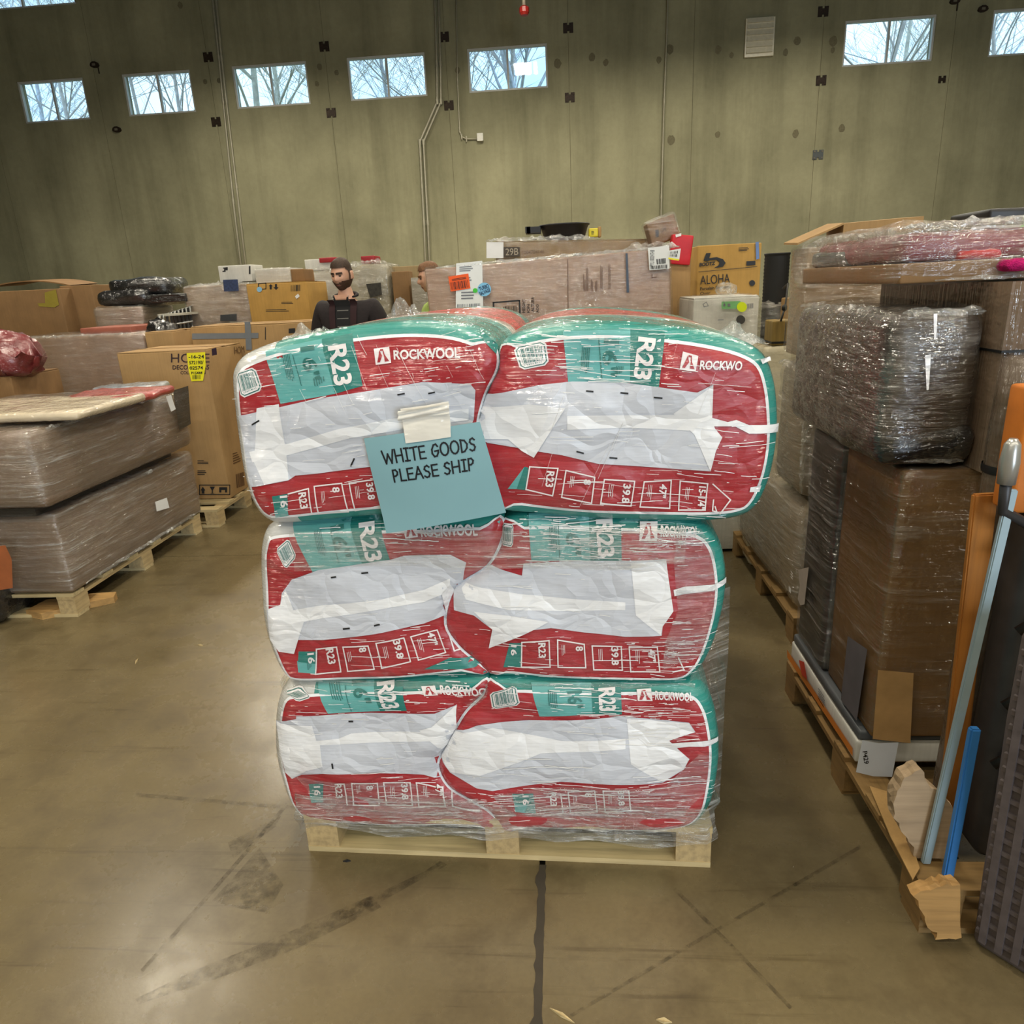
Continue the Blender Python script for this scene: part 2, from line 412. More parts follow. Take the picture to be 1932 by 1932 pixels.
# ------------------------------------------------------------------ the hall
M_FLOOR = m_floor(); M_WALL = m_wall()
M_DARKJOINT = plain('joint_filler', (60, 53, 42), .9)
M_STEEL = plain('rusty_steel', (52, 40, 30), .55, .35, 30, .5)
M_COND = plain('galvanised_conduit', (176, 171, 150), .4, .1, 10, .25)
M_WHITE = plain('white_enamel', (226, 224, 214), .5, .05)
M_FRAME = plain('window_frame_white', (196, 196, 190), .5, .05)
M_ROOF = plain('roof_deck', (120, 118, 110), .7)

fl = root('floor', 'x', 'x', (0, 0, 0)); del fl['label']; del fl['category']; fl['kind'] = 'structure'
MB().box(-16, 12, -10, 17, -.16, -.03).out('subfloor', M_DARKJOINT, fl)
JX = -.095; JY = 4.38
xs = [-16, -6.3, JX, 6.1, 12]; ys = [-10, -1.8, JY, 10.5, 16.02]
for i in range(4):
    for j in range(4):
        gx0 = .009 if xs[i] == JX else .003; gx1 = .009 if xs[i+1] == JX else .003
        MB().box(xs[i]+gx0, xs[i+1]-gx1, ys[j]+.003, ys[j+1]-.003, -.03, 0).out('floor_slab', M_FLOOR, fl)
rnd = random.Random(3); L = []; R = []; y = -1.5
while y < 1.72:
    L.append((JX-.009-rnd.random()**2*.012, y)); R.append((JX+.008+rnd.random()**2*.006, y)); y += .022
mb = MB()
for i in range(len(L)-1):
    mb.add([(*L[i], .0012), (*R[i], .0012), (*R[i+1], .0012), (*L[i+1], .0012)], [(0, 1, 2, 3)])
mb.out('joint_filler', M_DARKJOINT, fl)
# scuffs with a shape of their own, scraped into the slab
def m_scuff():
    m = bpy.data.materials.new('scuff'); m.use_nodes = True; nt = m.node_tree; nt.nodes.clear()
    out = nt.nodes.new('ShaderNodeOutputMaterial'); mix = nt.nodes.new('ShaderNodeMixShader'); tr = nt.nodes.new('ShaderNodeBsdfTransparent')
    d = nt.nodes.new('ShaderNodeBsdfPrincipled'); d.inputs['Base Color'].default_value = lin(62, 52, 38); d.inputs['Roughness'].default_value = .5
    n = noise_tex(nt, coords(nt), 26, 6, .75)
    nt.links.new(ramp(nt, n, [(.40, (0, 0, 0)), (.70, (.50, .50, .50))]), mix.inputs[0])
    nt.links.new(tr.outputs[0], mix.inputs[1]); nt.links.new(d.outputs[0], mix.inputs[2]); nt.links.new(mix.outputs[0], out.inputs['Surface']); return m
M_SCUFF = m_scuff()
SF = Plane((0, 0, 0), (1, 0, 0), (0, 1, 0)); SF.cell = None
scuffs = [[(400, 1700), (490, 1600), (535, 1670), (505, 1722), (455, 1715)], [(430, 1590), (530, 1540), (520, 1560), (440, 1620)],
          [(255, 1885), (370, 1830), (520, 1770), (700, 1690), (720, 1712), (560, 1790), (400, 1850), (262, 1895)],
          [(640, 1720), (800, 1645), (830, 1625), (845, 1632), (700, 1712), (640, 1740)]]
for k in scuffs: decal('scuff_mark', SF, [poly(SF, k)], .0008, M_SCUFF, fl)
for k in ([(1080, 1915), (1300, 1785), (1500, 1670), (1620, 1600)], [(1275, 1680), (1380, 1785), (1490, 1900)], [(270, 1830), (420, 1660), (540, 1520)], [(260, 1500), (560, 1525)]):
    decal('scuff_line', SF, stroke(SF, k, 7), .0011, M_SCUFF, fl)

wb = root('wall_back', 'x', 'x', (0, WALLY, 0)); del wb['label']; del wb['category']; wb['kind'] = 'structure'
C0 = PY(400, 169, WALLY).x; BAY = (PY(1551, 87, WALLY).x-C0)/5.0
ZT = PY(731, 103, WALLY).z; ZB = PY(733, 186, WALLY).z
wins = {}            # panel index -> list of (x0, x1, z0, z1)
def wx(p, q, py): return PY(p, py, WALLY).x, PY(q, py, WALLY).x
for k, (p, q, py) in {-2: (39, 164, 190), -1: (236, 365, 180), 0: (441, 582, 160), 1: (657, 804, 145), 2: (883, 1033, 128), 5: (1592, 1762, 82), 6: (1869, 2040, 66)}.items():
    a, b = wx(p, q, py); wins.setdefault(k, []).append((a, b, ZB, ZT))
zb2 = PY(70, 13, WALLY).z
wins[-2].append((C0-2*BAY+.06, PY(143, 4, WALLY).x, zb2, zb2+(ZT-ZB)))
wins[-2].append((PY(153, 2, WALLY).x, C0-BAY-.08, zb2, zb2+(ZT-ZB)))
WT = .24; ROOFZ = 9.2; wcount = 0
M_GLASS = bpy.data.materials.new('window_glass'); M_GLASS.use_nodes = True
_nt = M_GLASS.node_tree; _nt.nodes.clear(); _o = _nt.nodes.new('ShaderNodeOutputMaterial'); _m = _nt.nodes.new('ShaderNodeMixShader')
_t = _nt.nodes.new('ShaderNodeBsdfTransparent'); _t.inputs[0].default_value = (.95, .98, 1, 1); _g = _nt.nodes.new('ShaderNodeBsdfGlossy'); _g.inputs['Roughness'].default_value = .03
_m.inputs[0].default_value = .06; _nt.links.new(_t.outputs[0], _m.inputs[1]); _nt.links.new(_g.outputs[0], _m.inputs[2]); _nt.links.new(_m.outputs[0], _o.inputs[0])
for k in range(-4, 8):
    x0 = C0+k*BAY+.004; x1 = C0+(k+1)*BAY-.004
    if k == -4: x0 = -16.0
    if k == 7: x1 = 12.0
    ws = wins.get(k, []); mb = MB()
    xc = sorted({x0, x1, *[w[0] for w in ws], *[w[1] for w in ws]}); zc = sorted({0, ROOFZ, *[w[2] for w in ws], *[w[3] for w in ws]})
    xc = [x for x in xc if x0 <= x <= x1]
    for i in range(len(xc)-1):
        for j in range(len(zc)-1):
            cx, cz = (xc[i]+xc[i+1])/2, (zc[j]+zc[j+1])/2
            if any(w[0] < cx < w[1] and w[2] < cz < w[3] for w in ws): continue
            mb.box(xc[i], xc[i+1], WALLY, WALLY+WT, zc[j], zc[j+1])
    mb.out('wall_panel', M_WALL, wb)
    for w in ws:
        wcount += 1
        wo = root('window_%d' % wcount, 'x', 'x', ((w[0]+w[1])/2, WALLY+.1, w[2])); del wo['label']; del wo['category']; wo['kind'] = 'structure'
        t = .035; mb = MB(); y0, y1 = WALLY+.02, WALLY+.10
        mb.box(w[0], w[1], y0, y1, w[2], w[2]+t).box(w[0], w[1], y0, y1, w[3]-t, w[3]).box(w[0], w[0]+t, y0, y1, w[2]+t, w[3]-t).box(w[1]-t, w[1], y0, y1, w[2]+t, w[3]-t)
        mb.out('window_frame', M_FRAME, wo)
        xm = (w[0]+w[1])/2
        MB().box(xm-.018, xm+.018, y0+.01, y1-.01, w[2]+t, w[3]-t).out('mullion', M_FRAME, wo)
        for s in (0, 1):
            pa, pb = (w[0]+t, xm-.018) if s == 0 else (xm+.018, w[1]-t)
            MB().box(pa, pb, y0+.035, y0+.041, w[2]+t, w[3]-t).out('pane', M_GLASS, wo)
M_PJ = plain('panel_sealant', (112, 105, 80), .9)
for k in range(-3, 8):
    MB().box(C0+k*BAY-.008, C0+k*BAY+.008, WALLY+.006, WALLY+.02, 0, ROOFZ).out('panel_joint', M_PJ, wb)
# filled tie holes and stains on the panels
M_PATCH = plain('concrete_patch', (112, 106, 82), .9, .15, 40); M_PATCH2 = plain('concrete_patch_pale', (150, 143, 114), .9, .1, 40)
for (px, py, r) in [(603, 126, 5), (598, 158, 4), (635, 137, 4), (637, 156, 3), (1052, 120, 7), (1117, 108, 6), (1143, 118, 5), (1243, 113, 5), (1264, 93, 7), (1266, 264, 7), (1355, 94, 6), (1380, 104, 4), (1504, 77, 6), (1482, 99, 5), (1572, 78, 7), (1571, 95, 4), (1588, 242, 6), (1501, 252, 6), (1354, 254, 5), (340, 10, 5), (387, 154, 4), (413, 152, 4), (863, 133, 5)]:
    c = PY(px, py, WALLY); rr = r*16/FPX*.9; n = 12; rnd = random.Random(px)
    pts = [(c.x+math.cos(a)*rr*rnd.uniform(.85, 1.1), c.z+math.sin(a)*rr*1.2*rnd.uniform(.85, 1.1)) for a in [2*math.pi*i/n for i in range(n)]]
    MB().prism(pts, WALLY-.004, WALLY+.01).out('patch', M_PATCH if r > 3 else M_PATCH2, wb)

for nm, b_ in (('wall_left', (-16.2, -16, -10, WALLY+.2, 0, ROOFZ)), ('wall_right', (12, 12.2, -10, WALLY+.2, 0, ROOFZ)), ('ceiling', (-16.2, 12.2, -10.2, WALLY+.24, ROOFZ, ROOFZ+.2))):
    tag(MB().box(*b_).out(nm, M_ROOF if nm == 'ceiling' else M_WALL), kind='structure')
wr = MB().box(-16.2, 2.8, -10.2, -10, 0, ROOFZ).box(6.4, 12.2, -10.2, -10, 0, ROOFZ).box(2.8, 6.4, -10.2, -10, 4.1, ROOFZ)
tag(wr.out('wall_rear', M_WALL), kind='structure')

# steel embed plates on the panel seams
def plate(px, py, label, dark=True, w=.19, h=.17):
    c = PY(px, py, WALLY); r = root('embed_plate', label, 'steel plate', (c.x, WALLY, c.z-h/2), 0, 'steel embed plates on the back wall'); t = h/2
    mb = MB()
    pts = [(-w/2, -t), (-.02, -t), (-.02, -t+.035), (.02, -t+.035), (.02, -t), (w/2, -t), (w/2, t), (.02, t), (.02, t-.035), (-.02, t-.035), (-.02, t), (-w/2, t)]
    mb.prism([(c.x+a, c.z+b) for a, b in pts], WALLY-.016, WALLY+.0); mb.out('plate_body', M_STEEL if dark else plain('grey_plate', (84, 88, 88), .5, .1, 10, .4), r)
    for sx in (-1, 1):
        for sz in (-1, 1):
            MB().box(c.x+sx*w*.36-.014, c.x+sx*w*.36+.014, WALLY-.026, WALLY-.016, c.z+sz*h*.34-.014, c.z+sz*h*.34+.014).out('bolt', plain('bolt_head', (120, 112, 98), .4, .1, 10, .6) if not dark else M_STEEL, r)
ups = {0: ((393, 108), (408, 230)), 1: ((612, 88), (625, 213)), 2: ((838, 70), (847, 199)), 3: ((1072, 53), (1075, 184)), 5: ((1553, 22), (1549, 152))}
side = {0: 'just left of the paired straight conduits', 1: 'between the third and fourth windows from the left', 2: 'just right of the bent conduits', 3: 'just right of the window under the red sprinkler drop', 5: 'just left of the window with the wide frame on the right'}
for k, (u, l) in ups.items():
    plate(*u, 'upper dark steel plate '+side[k]); plate(*l, 'lower dark steel plate '+side[k])
plate(1543, 292, 'grey bolted steel plate, lowest plate on the right of the wall', False, .2, .17)
plate(1777, 150, 'small dark square plate below the window with the wide frame', True, .13, .12)

# brackets on the outer panels
def bracket(px, py, label, arm):
    c = PY(px, py, WALLY); r = root('wall_bracket', label, 'bracket', (c.x, WALLY, c.z-.08), 0, 'dark brackets on the back wall')
    n = 10; pts = [(c.x+.09*math.cos(2*math.pi*i/n), c.z+.07*math.sin(2*math.pi*i/n)*(1 if math.sin(2*math.pi*i/n) > 0 else .6)) for i in range(n)]
    MB().prism(pts, WALLY-.05, WALLY).out('bracket_body', M_STEEL, r)
    MB().box(c.x-.035, c.x+.03, WALLY-.056, WALLY-.05, c.z-.01, c.z+.03).out('bracket_face', plain('bracket_grey', (112, 106, 92), .5), r)
    if arm: MB().tube([(c.x+.06, WALLY-.02, c.z-.03), (c.x+.06, WALLY-.02, c.z-.15)], .012, 6).out('bracket_arm', M_STEEL, r)
bracket(180, 124, 'dark hooked bracket between the two leftmost windows, above the sill line', True)
bracket(222, 246, 'dark rounded bracket below the second window from the left', False)
bracket(1853, 19, 'dark bracket beside the rightmost window corner', False)
bracket(1800, 4, 'dark bracket at the top edge right of the wide-framed window', True)

# conduits
def conduit(paths, label, r=.022, box=None):
    o = root('conduit', label, 'conduit', PY(*paths[0][-1], WALLY-.05), 0, 'conduits on the back wall')
    for p in paths:
        w = [PY(x, y, WALLY-.04) for x, y in p]
        MB().tube(w, r, 8).out('pipe', M_COND, o, True)
        for q in w[1:-1]: MB().lathe([(r*1.35, -.05), (r*1.35, .05)], q, 8).out('coupling', M_COND, o, True)
    if box:
        c = PY(*box, WALLY-.05); MB().box(c.x-.06, c.x+.06, WALLY-.09, WALLY, c.z-.07, c.z+.07).out('junction_box', M_WHITE, o)
conduit([[(397, -40), (413, 110), (421, 190), (440, 380), (474, 660)], [(404, -40), (418, 110), (427, 190), (446, 350), (482, 660)]], 'pair of straight galvanised conduits left of the third window')
conduit([[(819, -40), (824, 120), (825, 192), (792, 268), (800, 420), (808, 640)], [(826, -40), (831, 120), (832, 192), (799, 268), (807, 420), (817, 640)]], 'pair of bent galvanised conduits between two windows in the middle')
conduit([[(1260, -40), (1258, 60), (1253, 190), (1248, 370), (1243, 600)]], 'single thin conduit right of centre on the wall', .014)
conduit([[(860, -40), (863, 150), (867, 245), (871, 258), (880, 262), (900, 262)]], 'thin conduit running down to a small white junction box', .012, (906, 259))

# red sprinkler drop, louvred light
c = PY(989, 20, WALLY-2.0); sp = root('sprinkler_drop', 'white pipe drop with red cap hanging above the fifth window', 'pipe', (c.x, c.y, c.z))
MB().tube([(c.x-.02, c.y, ROOFZ), (c.x, c.y, c.z+.03)], .028, 10).out('drop_pipe', plain('pipe_white', (206, 198, 176), .5), sp, True)
MB().lathe([(0, -.07), (.06, -.07), (.085, -.03), (.085, .04), (.04, .07), (0, .07)], c, 10).out('red_cap', plain('sprinkler_red', (150, 32, 26), .45), sp)
c = PY(1432, 72, WALLY); hh = .32; lv = root('louvred_light', 'white louvred wall light high on the right of the wall', 'wall light', (c.x, WALLY, c.z-hh))
M_LENS = plain('lens_plastic', (214, 208, 186), .35, .08)
MB().box(c.x-.27, c.x+.27, WALLY-.06, WALLY, c.z-hh, c.z+hh).out('housing', M_LENS, lv)
for i in range(6):
    z = c.z-hh+.06+i*.1
    MB().add([(c.x-.24, WALLY-.065, z+.075), (c.x+.24, WALLY-.065, z+.075), (c.x+.24, WALLY-.10, z), (c.x-.24, WALLY-.10, z), (c.x-.24, WALLY-.06, z+.085), (c.x+.24, WALLY-.06, z+.085), (c.x+.24, WALLY-.06, z), (c.x-.24, WALLY-.06, z)],
             [(0, 3, 2, 1), (4, 5, 6, 7), (0, 1, 5, 4), (3, 7, 6, 2), (0, 4, 7, 3), (1, 2, 6, 5)]).out('louvre', M_LENS, lv)

# ------------------------------------------------------------------ bare trees outside
tag(MB().box(-60, 60, WALLY+.3, 80, -.3, -.02).out('outside_ground', plain('winter_grass', (128, 122, 96), .9)), kind='structure')
M_BARK = [plain('bark_pale', (236, 228, 216), .85, .25, 6), plain('bark_grey', (214, 218, 230), .85, .25, 6), plain('bark_brown', (220, 212, 210), .85, .2, 6)]
def tree(name, label, x, y, h, seed, mat, lean=0.0, r0=.17):
    rnd = random.Random(seed); t = root(name, label, 'tree', (x, y, -.02), 0, 'bare trees outside the windows')
    trunk = MB(); br = MB(); tw = MB()
    def grow(p, d, L, r, lvl):
        n = 4 if lvl < 2 else 3; path = [p]; rs = [r]
        for i in range(n):
            d = (d+Vector((rnd.uniform(-1, 1), rnd.uniform(-1, 1), rnd.uniform(-.25, .6)))*(.10 if lvl == 0 else .22)).normalized()
            path.append(path[-1]+d*L/n); rs.append(r*(1-.62*(i+1)/n))
        (trunk if lvl == 0 else br if lvl == 1 else tw).tube(path, rs, 7 if lvl == 0 else 5 if lvl == 1 else 3, lvl == 0)
        if lvl >= 4: return
        kids = (13, 9, 7, 4)[lvl]
        for j in range(kids):
            f = rnd.uniform(.38, 1.0) if lvl == 0 else rnd.uniform(.15, 1.0)
            i = min(n-1, int(f*n)); q = path[i].lerp(path[i+1], f*n-i)
            a = rnd.uniform(0, 2*math.pi); side = Vector((math.cos(a), math.sin(a), rnd.uniform(-.1, .8)))
            nd = (d*.55+side*.8).normalized()
            grow(q, nd, L*rnd.uniform(.42, .62), max(.006, r*(1-.62*f)*.46), lvl+1)
    grow(Vector((x, y, -.02)), Vector((lean, 0, 1)).normalized(), h, r0, 0)
    trunk.out('trunk', mat, t, True); br.out('branches', mat, t, True); tw.out('twigs', mat, t)
TY = 21.0
for i, (px, py, lean, r0, mi, lab) in enumerate([(105, 190, .02, .10, 2, 'seen through the leftmost low window'), (255, 180, -.1, .09, 2, 'seen through the second window from the left'), (490, 160, .05, .17, 0, 'with a pale trunk in the third window from the left'), (672, 150, .02, .15, 0, 'with a pale trunk in the left pane of the fourth window'), (990, 125, -.04, .19, 1, 'with a forked grey trunk in the window under the red sprinkler drop'), (905, 125, .03, .07, 2, 'with thin stems in the left pane of the fifth window'), (1625, 85, .08, .1, 2, 'seen through the wide-framed window on the right'), (1900, 70, -.02, .09, 2, 'seen through the rightmost window')]):
    p = PY(px, py, TY+(i % 3)*1.6)
    tree('bare_tree', 'leafless tree '+lab, p.x-lean*7, p.y, 11.5+(i*37 % 5)*.5, 40+i, M_BARK[mi], lean, r0*.8)
for i, (px, py, lab) in enumerate([(60, 190, 'leftmost low window'), (320, 180, 'second window from the left'), (545, 160, 'right pane of the third window'), (760, 145, 'right pane of the fourth window'), (945, 125, 'middle of the window under the red sprinkler drop'), (1690, 80, 'right pane of the wide-framed window'), (1930, 66, 'rightmost window')]):
    p = PY(px, py, 26.5+(i % 2)*1.5)
    tree('bare_tree', 'thin leafless tree farther back in the '+lab, p.x, p.y, 12.5, 70+i, M_BARK[(i+1) % 3], .03*(i % 3-1), .11)

# ------------------------------------------------------------------ pallets
M_PINE = wood('pine', (206, 186, 140), 0); M_PINE_Y = wood('pine_y', (196, 172, 126), 1); M_OLDWOOD = wood('old_wood', (138, 108, 62), 1); M_OLDWOOD_X = wood('old_wood_x', (142, 112, 66), 0)
def pallet(label, x0, y0, w, d, rot=0.0, boards=7, h=.14, old=False, group='wooden pallets', front_deck=True):
    """block pallet; x0,y0 is the near left corner on the floor, boards run along local x"""
    M = Matrix.Translation((x0, y0, 0)) @ Matrix.Rotation(rot, 4, 'Z')
    r = root('wooden_pallet', label, 'pallet', (x0, y0, 0), rot, group); rnd = random.Random(int(abs(x0*100)))
    mx, my = (M_OLDWOOD_X, M_OLDWOOD) if old else (M_PINE, M_PINE_Y)
    t = .018; bw = .095; gap = (d-boards*bw)/(boards-1)
    for i in range(boards):
        y = i*(bw+gap); MB().box(-rnd.random()*.004, w+rnd.random()*.004, y, y+bw, h-t, h).xf(M).out('deck_board', mx, r)
    for j, (a, b) in enumerate(((0, .1), (w/2-.05, w/2+.05), (w-.1, w))):
        MB().box(a, b, 0, d, h-2*t, h-t).xf(M).out('stringer_board', my, r)
        for c0 in (0, d/2-.06, d-.12):
            MB().box(a, b, c0+.002, c0+.118, t, h-2*t).xf(M).out('block', my, r)
    for c0 in (0, d/2-.05, d-.1):
        MB().box(0, w, c0, c0+.1, 0, t).xf(M).out('bottom_board', mx, r)
    return r
SROT = math.atan2(1.710-1.759, .396+.823); SX0, SY0 = -.823, 1.759
main_pallet = pallet('pale new wooden pallet under the red and teal insulation bags', SX0, SY0, 1.22, 1.2, SROT, 8)

# ------------------------------------------------------------------ the wrapped insulation bags
SU = Vector((math.cos(SROT), math.sin(SROT), 0)); SV = Vector((0, 0, 1)); SN = SU.cross(SV).normalized()
SO = Vector((SX0, SY0, 0))
RB = .055; BAGD = 1.16
def bag_mat(name, rgb, haze, rough=.4, var=.06, wr=.35):
    return wrapped(name, rgb, rough, haze, 1.0, (2.0, 2.0, 58), var, wr)
M_RED = bag_mat('bag_red', (168, 8, 30), .10, wr=.6); M_TEAL = bag_mat('bag_teal', (0, 122, 114), .09); M_LTEAL = bag_mat('bag_pale_teal', (92, 172, 170), .10)
M_SHEET = bag_mat('bag_white_sheet', (205, 209, 219), .10, wr=.75); M_FOLD = bag_mat('bag_white_fold', (238, 239, 242), .05, wr=.85); M_INK = plain('black_print', (28, 28, 30), .6, .05)
M_PRINT = bag_mat('bag_white_print', (238, 232, 232), .05); M_TINK = bag_mat('bag_teal_print', (16, 112, 106), .1)
def m_bagbody(name, edge):
    m, nt, b = new_mat(name)
    tc = nt.nodes.new('ShaderNodeTexCoord'); sx = nt.nodes.new('ShaderNodeSeparateXYZ'); nt.links.new(tc.outputs['Object'], sx.inputs[0])
    nz = noise_tex(nt, coords(nt), 3.0, 2)
    m1 = nt.nodes.new('ShaderNodeMath'); m1.operation = 'MULTIPLY_ADD'; m1.inputs[1].default_value = .25; nt.links.new(nz, m1.inputs[0]); nt.links.new(sx.outputs['Y'], m1.inputs[2])
    c = ramp(nt, m1.outputs[0], [(0.0, lin(0, 140, 130)), (.40, lin(96, 178, 174)), (.50, lin(206, 204, 196)), (.60, lin(206, 48, 44)), (.98, lin(0, 140, 130))], 'CONSTANT')
    lt = nt.nodes.new('ShaderNodeMath'); lt.operation = 'LESS_THAN'; lt.inputs[1].default_value = edge; nt.links.new(sx.outputs['X'], lt.inputs[0])
    c = mixc(nt, c, lin(206, 206, 202), lt.outputs[0])
    b.inputs['Roughness'].default_value = .4; film_coat(nt, b, (2.2, 2.2, 62), .8, .1, .10, c); return m
M_BODY = m_bagbody('bag_body', -.20); M_BODY2 = m_bagbody('bag_body_plain', -9.0)

SEAMS = {'top': [(940, 652), (943, 690), (920, 740), (905, 800), (905, 870), (925, 930), (938, 950)],
         'mid': [(953, 968), (950, 1010), (925, 1055), (880, 1085), (856, 1110), (846, 1165), (870, 1205), (905, 1235), (925, 1256)],
         'low': [(926, 1268), (915, 1295), (885, 1325), (866, 1355), (850, 1385), (832, 1425), (850, 1465), (890, 1490), (930, 1515), (950, 1548)]}
class BagSurf:
    cell = .02
    def __init__(s, outline_px, fwd=0.0, seam='top'):
        s.O = SO+SN*fwd; s.front = Plane(s.O, SU, SV); s.back = Plane(s.O-SN*RB, SU, SV)
        p = [s.back.uv(*q) for q in outline_px]; s.seam = np.array([s.back.uv(*q) for q in SEAMS[seam]])
        if area2(p) < 0: p = p[::-1]
        out = []; n = len(p)
        for i in range(n):                                   # Catmull-Rom through the traced points
            a, b, c, d = p[i-1], p[i], p[(i+1) % n], p[(i+2) % n]
            for k in range(4):
                t = k/4
                out.append(tuple(.5*(2*b[j]+(c[j]-a[j])*t+(2*a[j]-5*b[j]+4*c[j]-d[j])*t*t+(3*b[j]-a[j]-3*c[j]+d[j])*t**3) for j in (0, 1)))
        s.out = np.array(out); s.nxt = np.roll(s.out, -1, 0); s.cen = s.out.mean(0)
    def uv(s, px, py):
        q = s.front.uv(px, py)
        for _ in range(3):
            y = float(s.depth(np.array([q]))[0]); q = Plane(s.O-SN*y, SU, SV).uv(px, py)
        return q
    def dist(s, P):
        A = s.out[None]; D = (s.nxt-s.out)[None]; Q = P[:, None]-A
        t = np.clip((Q*D).sum(2)/((D*D).sum(2)+1e-12), 0, 1)[..., None]
        return np.sqrt(((Q-t*D)**2).sum(2)).min(1)
    def sdist(s, P):
        A = s.seam[None, :-1]; D = (s.seam[1:]-s.seam[:-1])[None]; Q = P[:, None]-A
        t = np.clip((Q*D).sum(2)/((D*D).sum(2)+1e-12), 0, 1)[..., None]
        return np.sqrt(((Q-t*D)**2).sum(2)).min(1)
    def inside(s, P):
        x, y = P[:, 0:1], P[:, 1:2]; x0, y0 = s.out[:, 0][None], s.out[:, 1][None]; x1, y1 = s.nxt[:, 0][None], s.nxt[:, 1][None]
        c = ((y0 > y) != (y1 > y)) & (x < (x1-x0)*(y-y0)/(y1-y0+1e-12)+x0)
        return c.sum(1) % 2 == 1
    def depth(s, P):
        d = np.where(s.inside(P), s.dist(P), 0.0); k = np.clip((s.sdist(P)-.02)/.08, 0, 1); re = .028+(RB-.028)*k; q = np.clip(d/re, 0, 1)
        y = re*(1-np.sqrt(np.clip(1-(1-q)**2, 0, 1)))
        u, v = P[:, 0], P[:, 1]
        y = y + q*(.005*np.sin(u*15+v*9)+.004*np.sin(v*30+np.sin(u*9)*1.4)) - .012*np.clip(d/.2, 0, 1)
        return y
    def pts(s, uv, off):
        P = np.array(uv, dtype=float).reshape(-1, 2); h = .003
        y = s.depth(P); gx = (s.depth(P+[h, 0])-s.depth(P-[h, 0]))/(2*h); gz = (s.depth(P+[0, h])-s.depth(P-[0, h]))/(2*h); gx = np.clip(gx, -1.2, 1.2); gz = np.clip(gz, -1.2, 1.2)
        out = []
        for (a, b), yy, dx, dz in zip(P, y, gx, gz):
            n = (SN+SU*dx+SV*dz).normalized()
            out.append(s.O+SU*a+SV*b-SN*yy+n*off)
        return out

def inset_px(S, k):                    # a loop a given distance inside the outline, in uv
    c = S.cen; r = []
    for i in range(len(S.out)):
        a, b, d = S.out[i-1], S.out[i], S.nxt[i]
        t = d-a; t = t/(np.linalg.norm(t)+1e-9); n = np.array([-t[1], t[0]])
        w = min(1, max(0, (float(S.sdist(np.array([b]))[0])-.012)/.04)); kk = k*w+(.004+(k-.034)*.6)*(1-w)
        r.append(tuple(b+n*kk))
    return r
def fill_uv(p):
    return tri2(p)
def ring_uv(p, q):
    n = len(p); return (list(p)+list(q), [(i, (i+1) % n, n+(i+1) % n, n+i) for i in range(n)])

